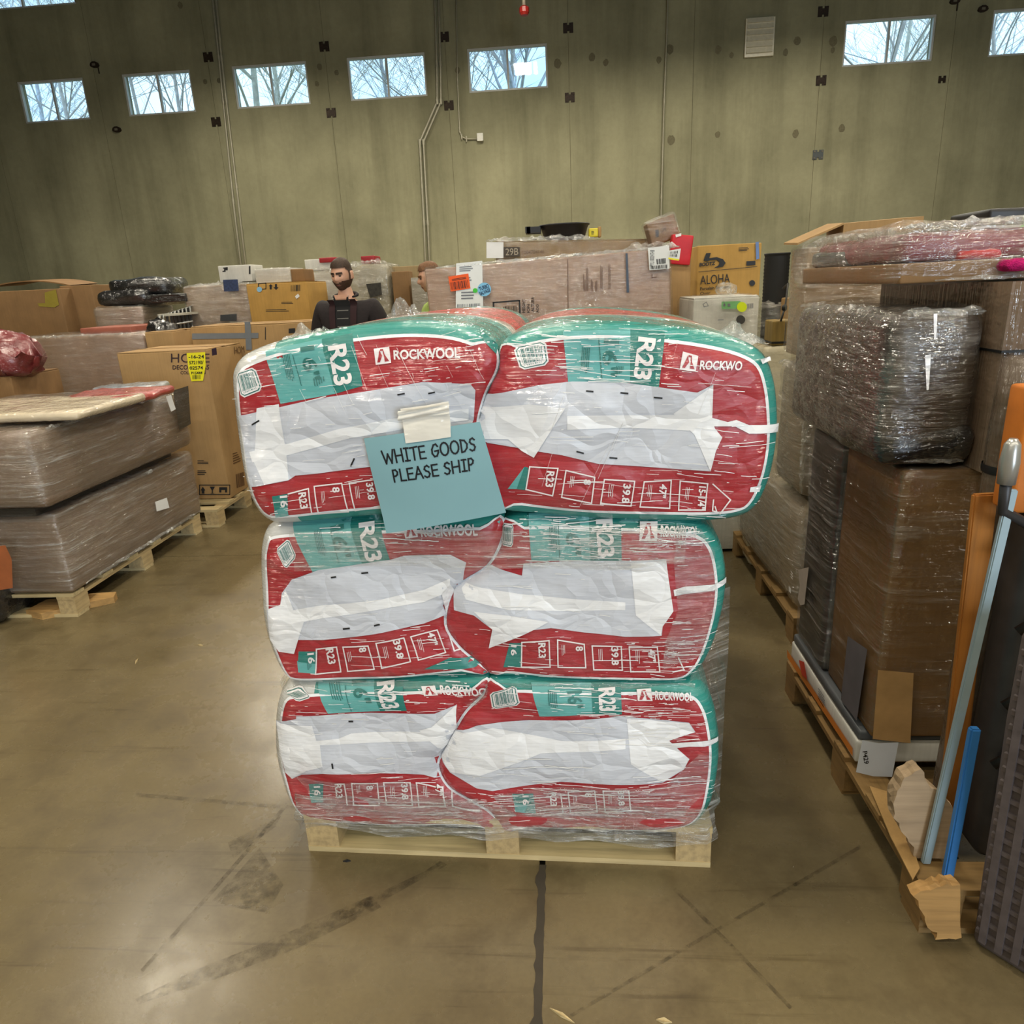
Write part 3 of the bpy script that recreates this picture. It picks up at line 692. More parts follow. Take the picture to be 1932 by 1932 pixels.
SHEETS = {}
def bag(label, outline, art, fwd=0.0, seam='top', body=None):
    SHEETS[len(SHEETS)] = art.get('sheet', [])
    S = BagSurf(outline, fwd, seam); c = S.cen
    base = SO+SU*float(c[0])-SN*(BAGD/2); base.z = float(S.out[:, 1].min())
    r = root('insulation_bag', label, 'insulation bag', SO+SU*float(c[0])+SV*base.z, SROT, 'shrink-wrapped insulation bags on the main pallet')
    # body: front rings, side rings, back
    n = len(S.out); vs = []; fs = []; rings = [.0, .08, .16, .24, .32, .4, .48, .56, .63, .7, .76, .81, .85, .89, .92, .95, .97, .985, 1.0]
    vs += S.pts([tuple(c)], -.006)
    for q in rings[1:]: vs += S.pts([tuple(c+(p-c)*q) for p in S.out], -.006*(1-q**10))
    for k in range(n): fs.append((0, 1+k, 1+(k+1) % n))
    for i in range(len(rings)-2):
        for k in range(n):
            a, b = 1+i*n+k, 1+i*n+(k+1) % n; fs.append((a, a+n, b+n, b))
    last = 1+(len(rings)-2)*n; steps = 14
    for j in range(1, steps+1):
        t = j/steps; dd = RB+(BAGD-RB)*t; e = max(0, (t-.9)/.1); sc = 1-.14*e*e
        for k, p in enumerate(S.out):
            w = .008*math.sin(t*23+k*.21)+.006*math.sin(t*9-k*.35); f = p[0], p[1]
            q = c+(p-c)*(sc*(1+w*min(1, t*5)*(1 if j < steps else 0)))
            q[1] = max(q[1], min(p[1], S.out[:, 1].min()+.004))
            vs.append(S.O+SU*float(q[0])+SV*float(q[1])-SN*dd)
        for k in range(n):
            a, b = last+(j-1)*n+k, last+(j-1)*n+(k+1) % n; fs.append((a, a+n, b+n, b))
    fs.append(tuple(last+steps*n+k for k in range(n))[::-1])
    obj('bag_body', vs, [tuple(reversed(f)) for f in fs], body or M_BODY, r, True)
    decal('face_panel', S, [fill_uv(inset_px(S, art.get('inset', .034)))], .0012, M_RED, r)
    decal('piping', S, [ring_uv(inset_px(S, art.get('inset', .034)-.005), inset_px(S, art.get('inset', .034)+.002))], .0018, M_FOLD, r)
    for nm, m, off in (('pale_teal_panel', M_LTEAL, .0022), ('teal_panel', M_TEAL, .0028)):
        for i, p in enumerate(art.get(nm, [])): decal(nm, S, [poly(S, p)], off, m, r)
    for p in art.get('sheet', []): decal('white_sheet', S, [poly(S, p)], .0040, M_SHEET, r)
    for p in art.get('fold', []): decal('sheet_fold', S, [poly(S, p)], .0052, M_FOLD, r)
    for p in art.get('flap', []): decal('sheet_flap', S, [poly(S, p)], .0064, M_FOLD, r)
    for p in art.get('strap', []): decal('white_strap', S, [poly(S, p)], .0050, M_FOLD, r)
    white = []; ink = []; teal = []
    for s, q in art.get('text', []): white += in_quad(S, q, [text01(s, .03)])
    for s, q in art.get('tealtext', []): teal += in_quad(S, q, [text01(s, .02)])
    for i, q in enumerate(art.get('fine', [])): teal += in_quad(S, q, lines01(i+5, 5))
    for p, cl in art.get('lines', []):
        if len(p) == 2 and art['pale_teal_panel'][0][0][1]-40 < p[0][1] < art['pale_teal_panel'][0][2][1]: teal += stroke(S, p, 1.5)
        else: white += stroke(S, p, 2.4, cl)
    for i, q in enumerate(art.get('finewhite', [])): white += in_quad(S, q, lines01(i+9, 3, th=.3))
    for q in art.get('logo', []): white += in_quad(S, q, [rect01(0, 0, 1, 1)])
    for q in art.get('ticks', []): ink += stroke(S, q, 3)
    lt = decal('lettering', S, white, .0046, M_PRINT, r); lt['kind'] = 'stuff'
    if teal: tag(decal('teal_lettering', S, teal, .0044, M_TINK, r), kind='stuff')
    if ink: tag(decal('tick_marks', S, ink, .0062, M_INK, r), kind='stuff')
    for q in art.get('logo', []):
        mark = [([(.12, .12), (.30, .12), (.50, .50), (.44, .62), (.36, .88), (.27, .55)], [(0, 1, 2, 3, 4, 5)]), ([(.62, .12), (.90, .12), (.66, .55), (.60, .88), (.54, .88), (.60, .45)], [(0, 1, 2, 3, 4, 5)]),
                ([(.40, .80), (.60, .80), (.60, .90), (.40, .90)], [(0, 1, 2, 3)])]
        tag(decal('emblem', S, in_quad(S, q, mark), .0062, M_RED, r), kind='stuff')
    for i, q in enumerate(art.get('barcode', [])):
        def shrink(q, k):
            cx = sum(a for a, b in q)/4; cy = sum(b for a, b in q)/4; return [(cx+(a-cx)*k, cy+(b-cy)*k) for a, b in q]
        def rnd_rect(e): return ([(e, 0), (1-e, 0), (1, e), (1, 1-e), (1-e, 1), (e, 1), (0, 1-e), (0, e)], [tuple(range(8))])
        lb = decal('barcode_label', S, in_quad(S, q, [rnd_rect(.14)]), .0030, M_PRINT, r)
        decal('label_border', S, in_quad(S, shrink(q, .90), [rnd_rect(.13)]), .0040, M_TINK, lb)
        decal('label_field', S, in_quad(S, shrink(q, .82), [rnd_rect(.12)]), .0050, M_PRINT, lb)
        tag(decal('barcode', S, in_quad(S, shrink(q, .70), bars01(3+i, 15, 0, 1, .12, 1)+bars01(8, 9, .05, .95, 0, .07)), .0060, M_TINK, lb), kind='stuff')
    return S, r

def rb(px0, py0, px1, py1, px2, py2, px3, py3): return ([(px0, py0), (px1, py1), (px2, py2), (px3, py3)], True)
# upper layer
TL = [(444, 720), (447, 692), (465, 668), (520, 645), (600, 626), (700, 610), (790, 604), (865, 610), (915, 626), (940, 652), (943, 690), (920, 740), (905, 800), (905, 870), (925, 930), (938, 950), (880, 958), (760, 966), (640, 976), (545, 984), (508, 975), (482, 942), (466, 890), (456, 830), (449, 775)]
TR = [(905, 800), (920, 740), (943, 690), (946, 655), (968, 630), (1040, 612), (1130, 606), (1230, 611), (1320, 622), (1395, 640), (1440, 668), (1460, 720), (1466, 790), (1461, 850), (1448, 905), (1425, 950), (1390, 972), (1320, 980), (1200, 978), (1080, 972), (985, 962), (940, 950), (925, 930), (905, 870)]
STL, BTL = bag('red insulation bag with teal label, upper left of the stack, behind the blue sign', TL, dict(
    pale_teal_panel=[[(502, 662), (609, 640), (633, 743), (530, 762)], [(518, 958), (520, 976), (545, 972), (543, 952)]],
    teal_panel=[[(608, 641), (666, 630), (685, 728), (633, 743)], [(514, 936), (543, 931), (544, 954), (519, 962)], [(905, 622), (940, 650), (935, 668), (910, 640)]],
    sheet=[[(452, 784), (520, 770), (600, 752), (700, 737), (800, 720), (888, 724), (897, 735), (893, 790), (880, 825), (905, 850), (850, 862), (700, 880), (600, 893), (558, 897), (545, 906), (476, 918), (468, 880), (460, 820)]],
    fold=[[(472, 852), (545, 836), (640, 808), (760, 785), (885, 770), (885, 792), (780, 806), (660, 826), (545, 858), (478, 872)], [(486, 770), (528, 762), (546, 905), (500, 914), (480, 870)]],
    text=[('R23', tq(643, 689, 76, 35, 80)), ('ROCKWOOL', [(743, 661), (868, 655), (869, 676), (744, 679)]), ('16', tq(537, 945, 22, 14, 84)), ('R23', tq(573, 943, 30, 15, 82)), ('8', tq(635, 923, 10, 14, 84)), ('39.8', tq(700, 925, 32, 14, 82))],
    tealtext=[('16"', tq(587, 686, 64, 28, 80))], fine=[tq(547, 695, 62, 20, 80), tq(605, 720, 20, 30, 80)],
    lines=[([(545, 931), (583, 921), (590, 968)], False), rb(594, 917, 646, 911, 658, 963, 602, 967), rb(660, 910, 712, 903, 722, 952, 671, 961), ([(554, 671), (570, 727)], False)],
    finewhite=[tq(612, 940, 34, 10, 84), tq(677, 930, 34, 12, 84)],
    logo=[[(706, 658), (735, 654), (739, 685), (710, 689)]], barcode=[[(447, 704), (482, 692), (497, 736), (457, 752)]],
    ticks=[[(478, 800), (490, 793)], [(752, 744), (763, 742)], [(810, 741), (820, 739)], [(664, 878), (670, 865)]]), .03)
STR, BTR = bag('red insulation bag with wide white sheet, upper right of the stack', TR, dict(
    pale_teal_panel=[[(1062, 626), (1190, 622), (1190, 722), (1072, 722)], [(958, 922), (978, 922), (990, 880)]],
    teal_panel=[[(1189, 622), (1254, 628), (1243, 731), (1189, 723)], [(975, 922), (994, 924), (997, 882), (990, 880)]],
    sheet=[[(900, 800), (905, 760), (912, 744), (1020, 726), (1080, 720), (1180, 722), (1250, 731), (1315, 740), (1345, 725), (1342, 790), (1348, 808), (1362, 825), (1350, 850), (1340, 888), (1250, 882), (1130, 875), (1060, 858), (1020, 852), (980, 845), (920, 835), (905, 825)]],
    fold=[[(1270, 780), (1345, 726), (1343, 790), (1348, 808), (1362, 825), (1350, 850), (1340, 888), (1310, 820)], [(1070, 784), (1270, 782), (1345, 797), (1300, 812), (1180, 806), (1070, 810)]],
    flap=[[(905, 765), (1000, 762), (1066, 770), (1008, 863), (985, 850), (960, 828), (915, 828), (903, 808)]],
    strap=[[(1343, 788), (1372, 796), (1388, 792), (1412, 802), (1466, 798), (1464, 814), (1412, 818), (1385, 804), (1345, 804)], [(1432, 680), (1452, 672), (1454, 680), (1436, 688)], [(1415, 918), (1434, 914), (1430, 926), (1413, 927)]],
    text=[('R23', tq(1216, 677, 78, 34, 97)), ('ROCKWO', [(1321, 680), (1400, 682), (1398, 699), (1319, 697)]), ('R23', tq(1038, 903, 30, 15, 96)), ('8', tq(1108, 909, 10, 14, 96)), ('39.8', tq(1181, 930, 36, 15, 96)), ('47"', tq(1250, 925, 26, 15, 98)), ('15-1/4"', tq(1324, 938, 44, 14, 94))],
    tealtext=[('16"', tq(1152, 675, 70, 30, 95))], fine=[tq(1105, 680, 60, 22, 94), tq(1170, 700, 22, 20, 94)],
    lines=[([(1000, 880), (1053, 883), (1043, 934), (993, 922)], True), rb(1068, 887, 1122, 900, 1116, 948, 1060, 937), rb(1140, 904, 1197, 907, 1190, 953, 1133, 949), rb(1215, 908, 1266, 905, 1263, 958, 1207, 955), rb(1283, 906, 1335, 911, 1330, 961, 1280, 961), ([(1345, 912), (1378, 942), (1358, 967)], False), ([(1346, 942), (1344, 962), (1352, 964), (1349, 955)], False), ([(1130, 640), (1136, 715)], False)],
    finewhite=[tq(1080, 912, 34, 12, 96), tq(1153, 928, 34, 14, 96), tq(1226, 928, 34, 12, 96), tq(1297, 932, 34, 12, 96)],
    logo=[[(1288, 664), (1317, 672), (1312, 700), (1282, 697)]], barcode=[[(968, 655), (1030, 642), (1036, 688), (982, 699)]],
    ticks=[[(1107, 738), (1118, 739)], [(1172, 741), (1184, 742)], [(1235, 749), (1248, 750)], [(1089, 851), (1100, 854)], [(1151, 863), (1163, 864)]]), .02, 'top', M_BODY2)
# middle layer
ML = [(496, 1060), (499, 1015), (515, 985), (575, 976), (690, 972), (810, 968), (910, 962), (953, 968), (950, 1010), (925, 1055), (880, 1085), (856, 1110), (846, 1165), (870, 1205), (905, 1235), (925, 1256), (860, 1266), (760, 1276), (640, 1282), (570, 1280), (540, 1262), (516, 1215), (503, 1165), (498, 1110)]
MR = [(856, 1110), (880, 1085), (925, 1055), (950, 1010), (956, 968), (1040, 962), (1160, 964), (1270, 970), (1325, 982), (1354, 1012), (1367, 1060), (1368, 1110), (1358, 1165), (1342, 1215), (1318, 1255), (1280, 1278), (1190, 1282), (1080, 1278), (990, 1270), (930, 1258), (905, 1235), (870, 1205), (846, 1165)]
SML, BML = bag('red insulation bag with teal label, middle layer on the left', ML, dict(
    pale_teal_panel=[[(560, 980), (666, 972), (686, 1068), (590, 1078)], [(561, 1246), (563, 1268), (597, 1271), (598, 1250)]],
    teal_panel=[[(665, 972), (722, 968), (737, 1058), (686, 1069)], [(564, 1228), (600, 1228), (598, 1252), (563, 1248)], [(800, 1262), (850, 1240), (905, 1236), (915, 1250), (860, 1262)]],
    sheet=[[(505, 1150), (530, 1140), (533, 1118), (552, 1092), (600, 1075), (737, 1055), (765, 1047), (850, 1045), (880, 1060), (872, 1100), (860, 1130), (850, 1150), (843, 1168), (835, 1160), (800, 1175), (720, 1193), (612, 1206), (560, 1206), (556, 1232), (528, 1228), (512, 1205)]],
    fold=[[(508, 1148), (530, 1140), (540, 1110), (555, 1150), (612, 1140), (720, 1130), (800, 1112), (850, 1090), (850, 1112), (800, 1135), (700, 1152), (612, 1165), (575, 1172), (556, 1232), (528, 1228), (512, 1205)]],
    flap=[[(842, 1166), (834, 1120), (850, 1100), (862, 1125), (850, 1150)]],
    text=[('R23', tq(701, 1021, 74, 33, 79)), ('ROCKWOOL', [(793, 994), (900, 990), (902, 1010), (796, 1013)]), ('16', tq(588, 1240, 20, 13, 84)), ('R23', tq(625, 1236, 30, 15, 80)), ('8', tq(685, 1224, 9, 14, 80)), ('39.8', tq(752, 1223, 36, 14, 76)), ('47"', tq(816, 1204, 26, 15, 74))],
    tealtext=[('16"', tq(644, 1022, 62, 28, 78))], fine=[tq(607, 1025, 60, 20, 78), tq(585, 1256, 18, 12, 84)],
    lines=[rb(598, 1223, 636, 1219, 644, 1266, 596, 1271), rb(648, 1219, 695, 1217, 707, 1261, 657, 1265), rb(710, 1212, 762, 1202, 775, 1247, 721, 1259), rb(775, 1200, 825, 1187, 841, 1230, 790, 1244), ([(852, 1174), (838, 1180), (857, 1227), (876, 1220)], False), ([(625, 1000), (640, 1060)], False)],
    finewhite=[tq(662, 1240, 30, 12, 80), tq(730, 1232, 34, 12, 77), tq(795, 1217, 34, 12, 75)],
    logo=[[(762, 990), (786, 986), (790, 1013), (766, 1016)]], barcode=[[(521, 1036), (546, 1015), (561, 1050), (540, 1074)]],
    ticks=[[(627, 1088), (634, 1087)], [(684, 1080), (694, 1079)], [(650, 1185), (660, 1184)], [(708, 1179), (716, 1177)]]), -.005, 'mid')
SMR, BMR = bag('red insulation bag with cloudy film glare, middle layer on the right', MR, dict(
    pale_teal_panel=[[(998, 966), (1112, 966), (1115, 1058), (1003, 1058)]],
    teal_panel=[[(1111, 966), (1170, 968), (1173, 1058), (1114, 1058)], [(962, 1212), (984, 1212), (983, 1258), (950, 1258)]],
    sheet=[[(868, 1088), (890, 1080), (930, 1066), (985, 1085), (988, 1062), (1100, 1057), (1256, 1054), (1262, 1100), (1270, 1152), (1250, 1180), (1248, 1198), (1180, 1200), (1100, 1192), (1040, 1184), (935, 1190), (895, 1160), (858, 1150), (858, 1120)]],
    fold=[[(870, 1092), (985, 1120), (1100, 1130), (1180, 1135), (1180, 1150), (1080, 1152), (960, 1150), (880, 1130)], [(1190, 1062), (1256, 1056), (1262, 1100), (1270, 1152), (1250, 1180), (1246, 1196), (1200, 1160)]],
    flap=[[(895, 1152), (960, 1160), (1035, 1172), (1000, 1190), (923, 1221), (930, 1185)]],
    strap=[[(1270, 1112), (1290, 1106), (1345, 1102), (1367, 1088), (1367, 1098), (1345, 1113), (1290, 1120), (1272, 1124)]],
    text=[('R23', tq(1142, 1015, 70, 32, 86)), ('ROCKWOOL', [(1246, 992), (1316, 994), (1316, 1014), (1246, 1013)]), ('16', tq(970, 1225, 20, 11, 90)), ('R23', tq(1023, 1225, 28, 14, 88)), ('8', tq(1093, 1222, 9, 14, 88)), ('39.8', tq(1160, 1236, 34, 14, 88)), ('47"', tq(1230, 1236, 26, 14, 86))],
    tealtext=[('16"', tq(1082, 1015, 62, 28, 88))], fine=[tq(1045, 1018, 60, 20, 88)],
    lines=[rb(985, 1210, 1036, 1207, 1038, 1257, 984, 1257), rb(1052, 1206, 1102, 1214, 1105, 1258, 1053, 1257), rb(1117, 1217, 1172, 1218, 1174, 1263, 1120, 1262), rb(1187, 1219, 1240, 1219, 1245, 1266, 1190, 1266), ([(1280, 1240), (1290, 1262), (1270, 1266)], False), ([(1054, 975), (1056, 1052)], False)],
    finewhite=[tq(1064, 1228, 30, 10, 88), tq(1134, 1236, 32, 12, 88), tq(1204, 1238, 32, 12, 88)],
    logo=[[(1207, 985), (1240, 985), (1239, 1021), (1206, 1020)]], barcode=[[(950, 986), (969, 988), (968, 1032), (948, 1028)]], ticks=[]), -.005, 'mid', M_BODY2)
# lower layer
BL = [(523, 1380), (526, 1325), (540, 1288), (575, 1276), (680, 1272), (790, 1268), (890, 1264), (926, 1268), (915, 1295), (885, 1325), (866, 1355), (850, 1385), (832, 1425), (850, 1465), (890, 1490), (930, 1515), (950, 1548), (860, 1550), (740, 1546), (640, 1542), (585, 1534), (553, 1505), (534, 1455), (526, 1420)]
BRr = [(832, 1425), (850, 1385), (866, 1355), (885, 1325), (915, 1295), (929, 1266), (1010, 1266), (1140, 1270), (1260, 1270), (1315, 1280), (1342, 1315), (1354, 1370), (1356, 1420), (1350, 1470), (1336, 1515), (1305, 1545), (1240, 1556), (1120, 1556), (1020, 1552), (952, 1549), (930, 1515), (890, 1490), (850, 1465)]
SBL, BBL = bag('red insulation bag with torn white flap, lower left of the stack above the pallet', BL, dict(
    pale_teal_panel=[[(606, 1276), (711, 1272), (718, 1341), (619, 1346)], [(584, 1496), (588, 1514), (610, 1513), (610, 1500)]],
    teal_panel=[[(710, 1272), (765, 1269), (768, 1340), (718, 1341)], [(583, 1478), (611, 1477), (610, 1502), (586, 1500)]],
    sheet=[[(523, 1358), (560, 1355), (560, 1350), (700, 1343), (820, 1345), (862, 1328), (858, 1372), (846, 1395), (832, 1425), (845, 1458), (880, 1470), (800, 1460), (700, 1457), (610, 1458), (570, 1460), (552, 1468), (540, 1455), (530, 1405)]],
    fold=[[(525, 1360), (590, 1368), (598, 1396), (640, 1392), (664, 1382), (760, 1378), (830, 1380), (832, 1395), (760, 1398), (664, 1402), (605, 1404), (610, 1445), (580, 1452), (552, 1467), (540, 1455), (530, 1405)]],
    flap=[[(792, 1376), (815, 1370), (862, 1326), (860, 1374), (846, 1396), (832, 1410)]],
    text=[('R23', tq(737, 1305, 60, 33, 84)), ('ROCKWOOL', [(831, 1291), (925, 1287), (926, 1305), (832, 1309)]), ('16', tq(600, 1490, 18, 12, 86)), ('R23', tq(640, 1490, 28, 13, 84)), ('8', tq(698, 1484, 8, 13, 86)), ('39.8', tq(764, 1492, 30, 13, 86)), ('47"', tq(828, 1488, 24, 13, 86))],
    tealtext=[('16"', tq(686, 1300, 52, 28, 84))], fine=[tq(640, 1300, 50, 28, 84)],
    lines=[([(640, 1477), (650, 1477), (656, 1517)], False), rb(664, 1476, 712, 1476, 716, 1518, 668, 1517), rb(724, 1475, 774, 1475, 779, 1518, 730, 1517), rb(786, 1475, 837, 1475, 841, 1519, 791, 1520), ([(870, 1475), (851, 1475), (855, 1519), (906, 1519)], False), ([(660, 1282), (664, 1340)], False)],
    finewhite=[tq(678, 1490, 24, 10, 86), tq(742, 1494, 28, 12, 86), tq(804, 1492, 28, 12, 86)],
    logo=[[(798, 1289), (824, 1287), (827, 1311), (801, 1313)]], barcode=[[(549, 1289), (578, 1281), (588, 1316), (563, 1324)]],
    ticks=[[(660, 1359), (666, 1359)], [(628, 1440), (629, 1447)]]), .0, 'low')
SBR, BBR = bag('red insulation bag with heavy glare on its white sheet, lower right of the stack', BRr, dict(
    pale_teal_panel=[[(1004, 1274), (1116, 1276), (1119, 1346), (1018, 1351)], [(970, 1512), (972, 1531), (1011, 1534), (1009, 1516)]],
    teal_panel=[[(1115, 1276), (1170, 1276), (1173, 1347), (1118, 1346)], [(966, 1497), (1006, 1496), (1009, 1518), (970, 1515)]],
    sheet=[[(848, 1392), (862, 1376), (900, 1368), (1000, 1357), (1170, 1350), (1240, 1356), (1300, 1362), (1312, 1380), (1262, 1396), (1300, 1430), (1290, 1450), (1250, 1475), (1060, 1473), (930, 1491), (900, 1486), (850, 1456), (834, 1425)]],
    fold=[[(1182, 1354), (1240, 1358), (1300, 1363), (1310, 1380), (1262, 1396), (1300, 1430), (1288, 1450), (1250, 1473), (1190, 1440)], [(862, 1378), (930, 1372), (1060, 1396), (1180, 1392), (1180, 1412), (1020, 1420), (905, 1462), (850, 1455), (836, 1425)]],
    strap=[[(1258, 1402), (1330, 1396), (1352, 1388), (1352, 1396), (1300, 1407), (1262, 1411)]],
    text=[('R23', tq(1145, 1311, 58, 32, 88)), ('ROCKWOOL', [(1236, 1303), (1306, 1306), (1306, 1321), (1236, 1319)]), ('16', tq(992, 1508, 18, 12, 88)), ('R23', tq(1044, 1506, 26, 13, 86)), ('8', tq(1110, 1498, 8, 13, 86)), ('39.8', tq(1172, 1504, 28, 12, 86))],
    tealtext=[('16"', tq(1086, 1310, 50, 28, 88))], fine=[tq(1045, 1312, 50, 24, 88)],
    lines=[([(1058, 1496), (1062, 1530)], False), rb(1072, 1492, 1122, 1490, 1127, 1530, 1076, 1532), rb(1138, 1490, 1186, 1490, 1190, 1528, 1142, 1530)],
    finewhite=[tq(1086, 1508, 24, 10, 86), tq(1152, 1508, 26, 10, 86)],
    logo=[[(1201, 1300), (1228, 1298), (1231, 1321), (1203, 1321)]], barcode=[[(924, 1305), (974, 1290), (983, 1329), (929, 1338)]], ticks=[]), .0, 'low', M_BODY2)

# ------------------------------------------------------------------ loose stretch film of the main stack
M_FILM = film_mat('stretch_film', .34, streak=(4, 4, 60), strength=.9); M_SKIRT = film_mat('skirt_film', .62, streak=(9, 9, 70), strength=1.0, rough=.08); M_FILM2 = film_mat('crumpled_film', .42, streak=(14, 14, 14), strength=1.0, rough=.08)
sw = root('stretch_film_wrap', 'clear crinkled stretch film skirt around the foot and sides of the insulation stack', 'stretch film', SO+SU*.61, SROT)
def loc3(a, d, z): return SO+SU*a-SN*d+SV*z          # along front, depth, height
def film_sheet(name, path, zs, amp, seed, mat, lower=.03):
    vs = []; fs = []; rnd = random.Random(seed); n = len(path)
    for j, z in enumerate(zs):
        for i, (a, d) in enumerate(path):
            p = Vector((a, d, z)); nv = noise.noise_vector(Vector((a*9+seed, d*9, z*22))); 
            zz = z+(lower*noise.noise(Vector((a*6+seed*3, d*6, 1.7))) if j == 0 else 0)
            vs.append(loc3(a+nv.x*amp, d+nv.y*amp, zz))
    for j in range(len(zs)-1):
        for i in range(n-1):
            fs.append((j*n+i, j*n+i+1, (j+1)*n+i+1, (j+1)*n+i))
    return obj(name, vs, fs, mat, sw, True)
def lerp_path(pts, step=.03):
    o = []
    for (a, b), (c, d) in zip(pts, pts[1:]):
        n = max(1, int(math.hypot(c-a, d-b)/step)); o += [(a+(c-a)*i/n, b+(d-b)*i/n) for i in range(n)]
    return o+[pts[-1]]
film_sheet('film_skirt', lerp_path([(-.012, 1.0), (-.014, -.008), (.3, -.016), (.62, -.012), (.92, -.016), (1.2, -.012), (1.236, .02), (1.236, 1.0)]), [.088, .10, .112, .124, .136, .148, .16, .172, .185, .20, .22], .014, 1, M_SKIRT)
film_sheet('film_side', lerp_path([(1.15, .035), (1.262, .12), (1.272, .5), (1.262, 1.1)], .04), [.12, .2, .3, .42, .52, .62, .72, .84], .010, 5, M_FILM, .06)
film_sheet('film_side', lerp_path([(-.075, .9), (-.085, .5), (-.075, .14), (-.02, .035)], .04), [.12, .2, .3, .42, .52], .008, 6, M_FILM, .05)
film_sheet('film_layer_band', lerp_path([(.10, -.022), (.4, -.03), (.75, -.03), (1.12, -.020)]), [.955, .985, 1.01, 1.035, 1.06], .006, 9, M_FILM, .02)
film_sheet('film_layer_band', lerp_path([(.02, .02), (.4, .008), (.8, .008), (1.16, .02)]), [.52, .55, .575, .60], .005, 10, M_FILM, .02)
M_GLARE_FILM = film_mat('film_glare_overlap', .30, (226, 232, 240), (5, 5, 70), 1.0, .16)  # extra film layers, milky and bluish to stand in for the glare
for S__, P__ in ((SMR, [(1275, 990), (1320, 1000), (1345, 1040), (1350, 1120), (1325, 1230), (1250, 1262), (1255, 1205), (1278, 1150), (1270, 1060)]), (SBR, [(930, 1498), (1060, 1480), (1255, 1480), (1318, 1420), (1340, 1420), (1330, 1490), (1285, 1535), (1120, 1540), (960, 1535)]), (SBL, [(560, 1462), (760, 1470), (900, 1500), (915, 1530), (620, 1530)])):
    decal('film_glare_overlap', S__, [poly(S__, P__)], .0085, M_GLARE_FILM, sw)
def tuft(px, py, depth, size, seed, n=9):
    f = Plane(SO-SN*depth, SU, SV); a, z = f.uv(px, py); vs = []; fs = []; rnd = random.Random(seed)
    for j in range(n):
        for i in range(n*2):
            u = i/(2*n-1)-.5; v = j/(n-1)-.5
            nv = noise.noise_vector(Vector((u*5+seed, v*5, seed*1.3)))
            h = size*.55*(1-(2*u)**2)*(1-(2*v)**2)
            vs.append(loc3(a+u*size*2.2+nv.x*size*.25, depth+v*size*1.2, z+h*(1+nv.z)+nv.z*size*.15-size*.12))
    for j in range(n-1):
        for i in range(2*n-1): fs.append((j*2*n+i, j*2*n+i+1, (j+1)*2*n+i+1, (j+1)*2*n+i))
    return obj('film_tuft', vs, fs, M_FILM2, sw)
tuft(590, 640, .22, .07, 3); tuft(560, 648, .2, .045, 4); tuft(770, 606, .45, .08, 5); tuft(1385, 640, .25, .07, 6); tuft(1180, 1577, -.012, .03, 7)

# ------------------------------------------------------------------ the sign
SIGNP = Plane(SO+SN*.085, SU, SV)
class SignSurf:
    cell = .03
    def uv(s, px, py): return SIGNP.uv(px, py)
    def pts(s, uv, off):
        a0, b0 = SIGNP.uv(815, 905); o = []
        for a, b in uv:
            k = (a-a0)/.16; h = (b-b0)/.16
            o.append(SIGNP.o+SU*a+SV*b+SN*(off-.012*k*k-.006*h*h+.004*math.sin(h*3)))
        return o
SS = SignSurf()
sg = root('paper_sign', 'light blue paper sign taped to the front of the insulation bags', 'paper sign', SIGNP.o+SU*SIGNP.uv(838, 990)[0]+SV*SIGNP.uv(838, 990)[1], SROT)
M_BLUE = plain('blue_paper', (130, 172, 180), .65, .04, 4); M_TAPE = wrapped('white_tape', (236, 232, 222), .4, .05, .4, (8, 8, 14))
sheet = [(684, 829), (790, 813), (904, 797), (925, 868), (953, 972), (840, 990), (726, 1010), (704, 915)]
a = poly(SS, sheet)
decal('sheet', SS, [a], 0, M_BLUE, sg)
decal('sheet_back', SS, [(a[0], [tuple(reversed(f)) for f in a[1]])], -.0006, M_BLUE, sg)
COMIC = {'W': [[(0, 1), (.24, 0), (.5, .72), (.76, 0), (1, 1)]], 'H': [[(.05, 1), (.08, 0)], [(.9, 1), (.92, 0)], [(.06, .5), (.92, .52)]], 'I': [[(.5, 1), (.5, 0)], [(.1, 1), (.92, .98)], [(.08, .02), (.95, 0)]],
         'T': [[(0, .96), (1, 1)], [(.5, .98), (.46, 0)]], 'E': [[(.95, .98), (.08, .97), (.1, .02), (.98, 0)], [(.1, .52), (.88, .52)]],
         'G': [[(.9, .8), (.72, .98), (.4, .93), (.12, .6), (.1, .28), (.35, .02), (.68, .04), (.92, .3), (.94, .46), (.5, .44)]],
         'O': [[(.5+.46*math.cos(t*math.pi/8), .5+.5*math.sin(t*math.pi/8)) for t in range(17)]], 'D': [[(.1, 1), (.12, .0), (.5, .05), (.85, .3), (.92, .6), (.6, .92), (.06, 1)]],
         'S': [[(.88, .86), (.6, 1), (.25, .92), (.12, .72), (.35, .56), (.72, .46), (.9, .26), (.7, .04), (.35, 0), (.06, .12)]], 'P': [[(.1, 0), (.1, 1), (.6, 1), (.9, .8), (.8, .58), (.5, .48), (.12, .46)]],
         'L': [[(.1, 1), (.08, .02), (.95, 0)]], 'A': [[(0, 0), (.5, 1), (.98, 0)], [(.2, .38), (.8, .38)]]}
WID = {'W': 1.15, 'I': .5, 'H': .82, 'T': .72, 'E': .62, 'G': .76, 'O': .88, 'D': .75, 'S': .62, 'P': .58, 'L': .58, 'A': .78, ' ': .32}
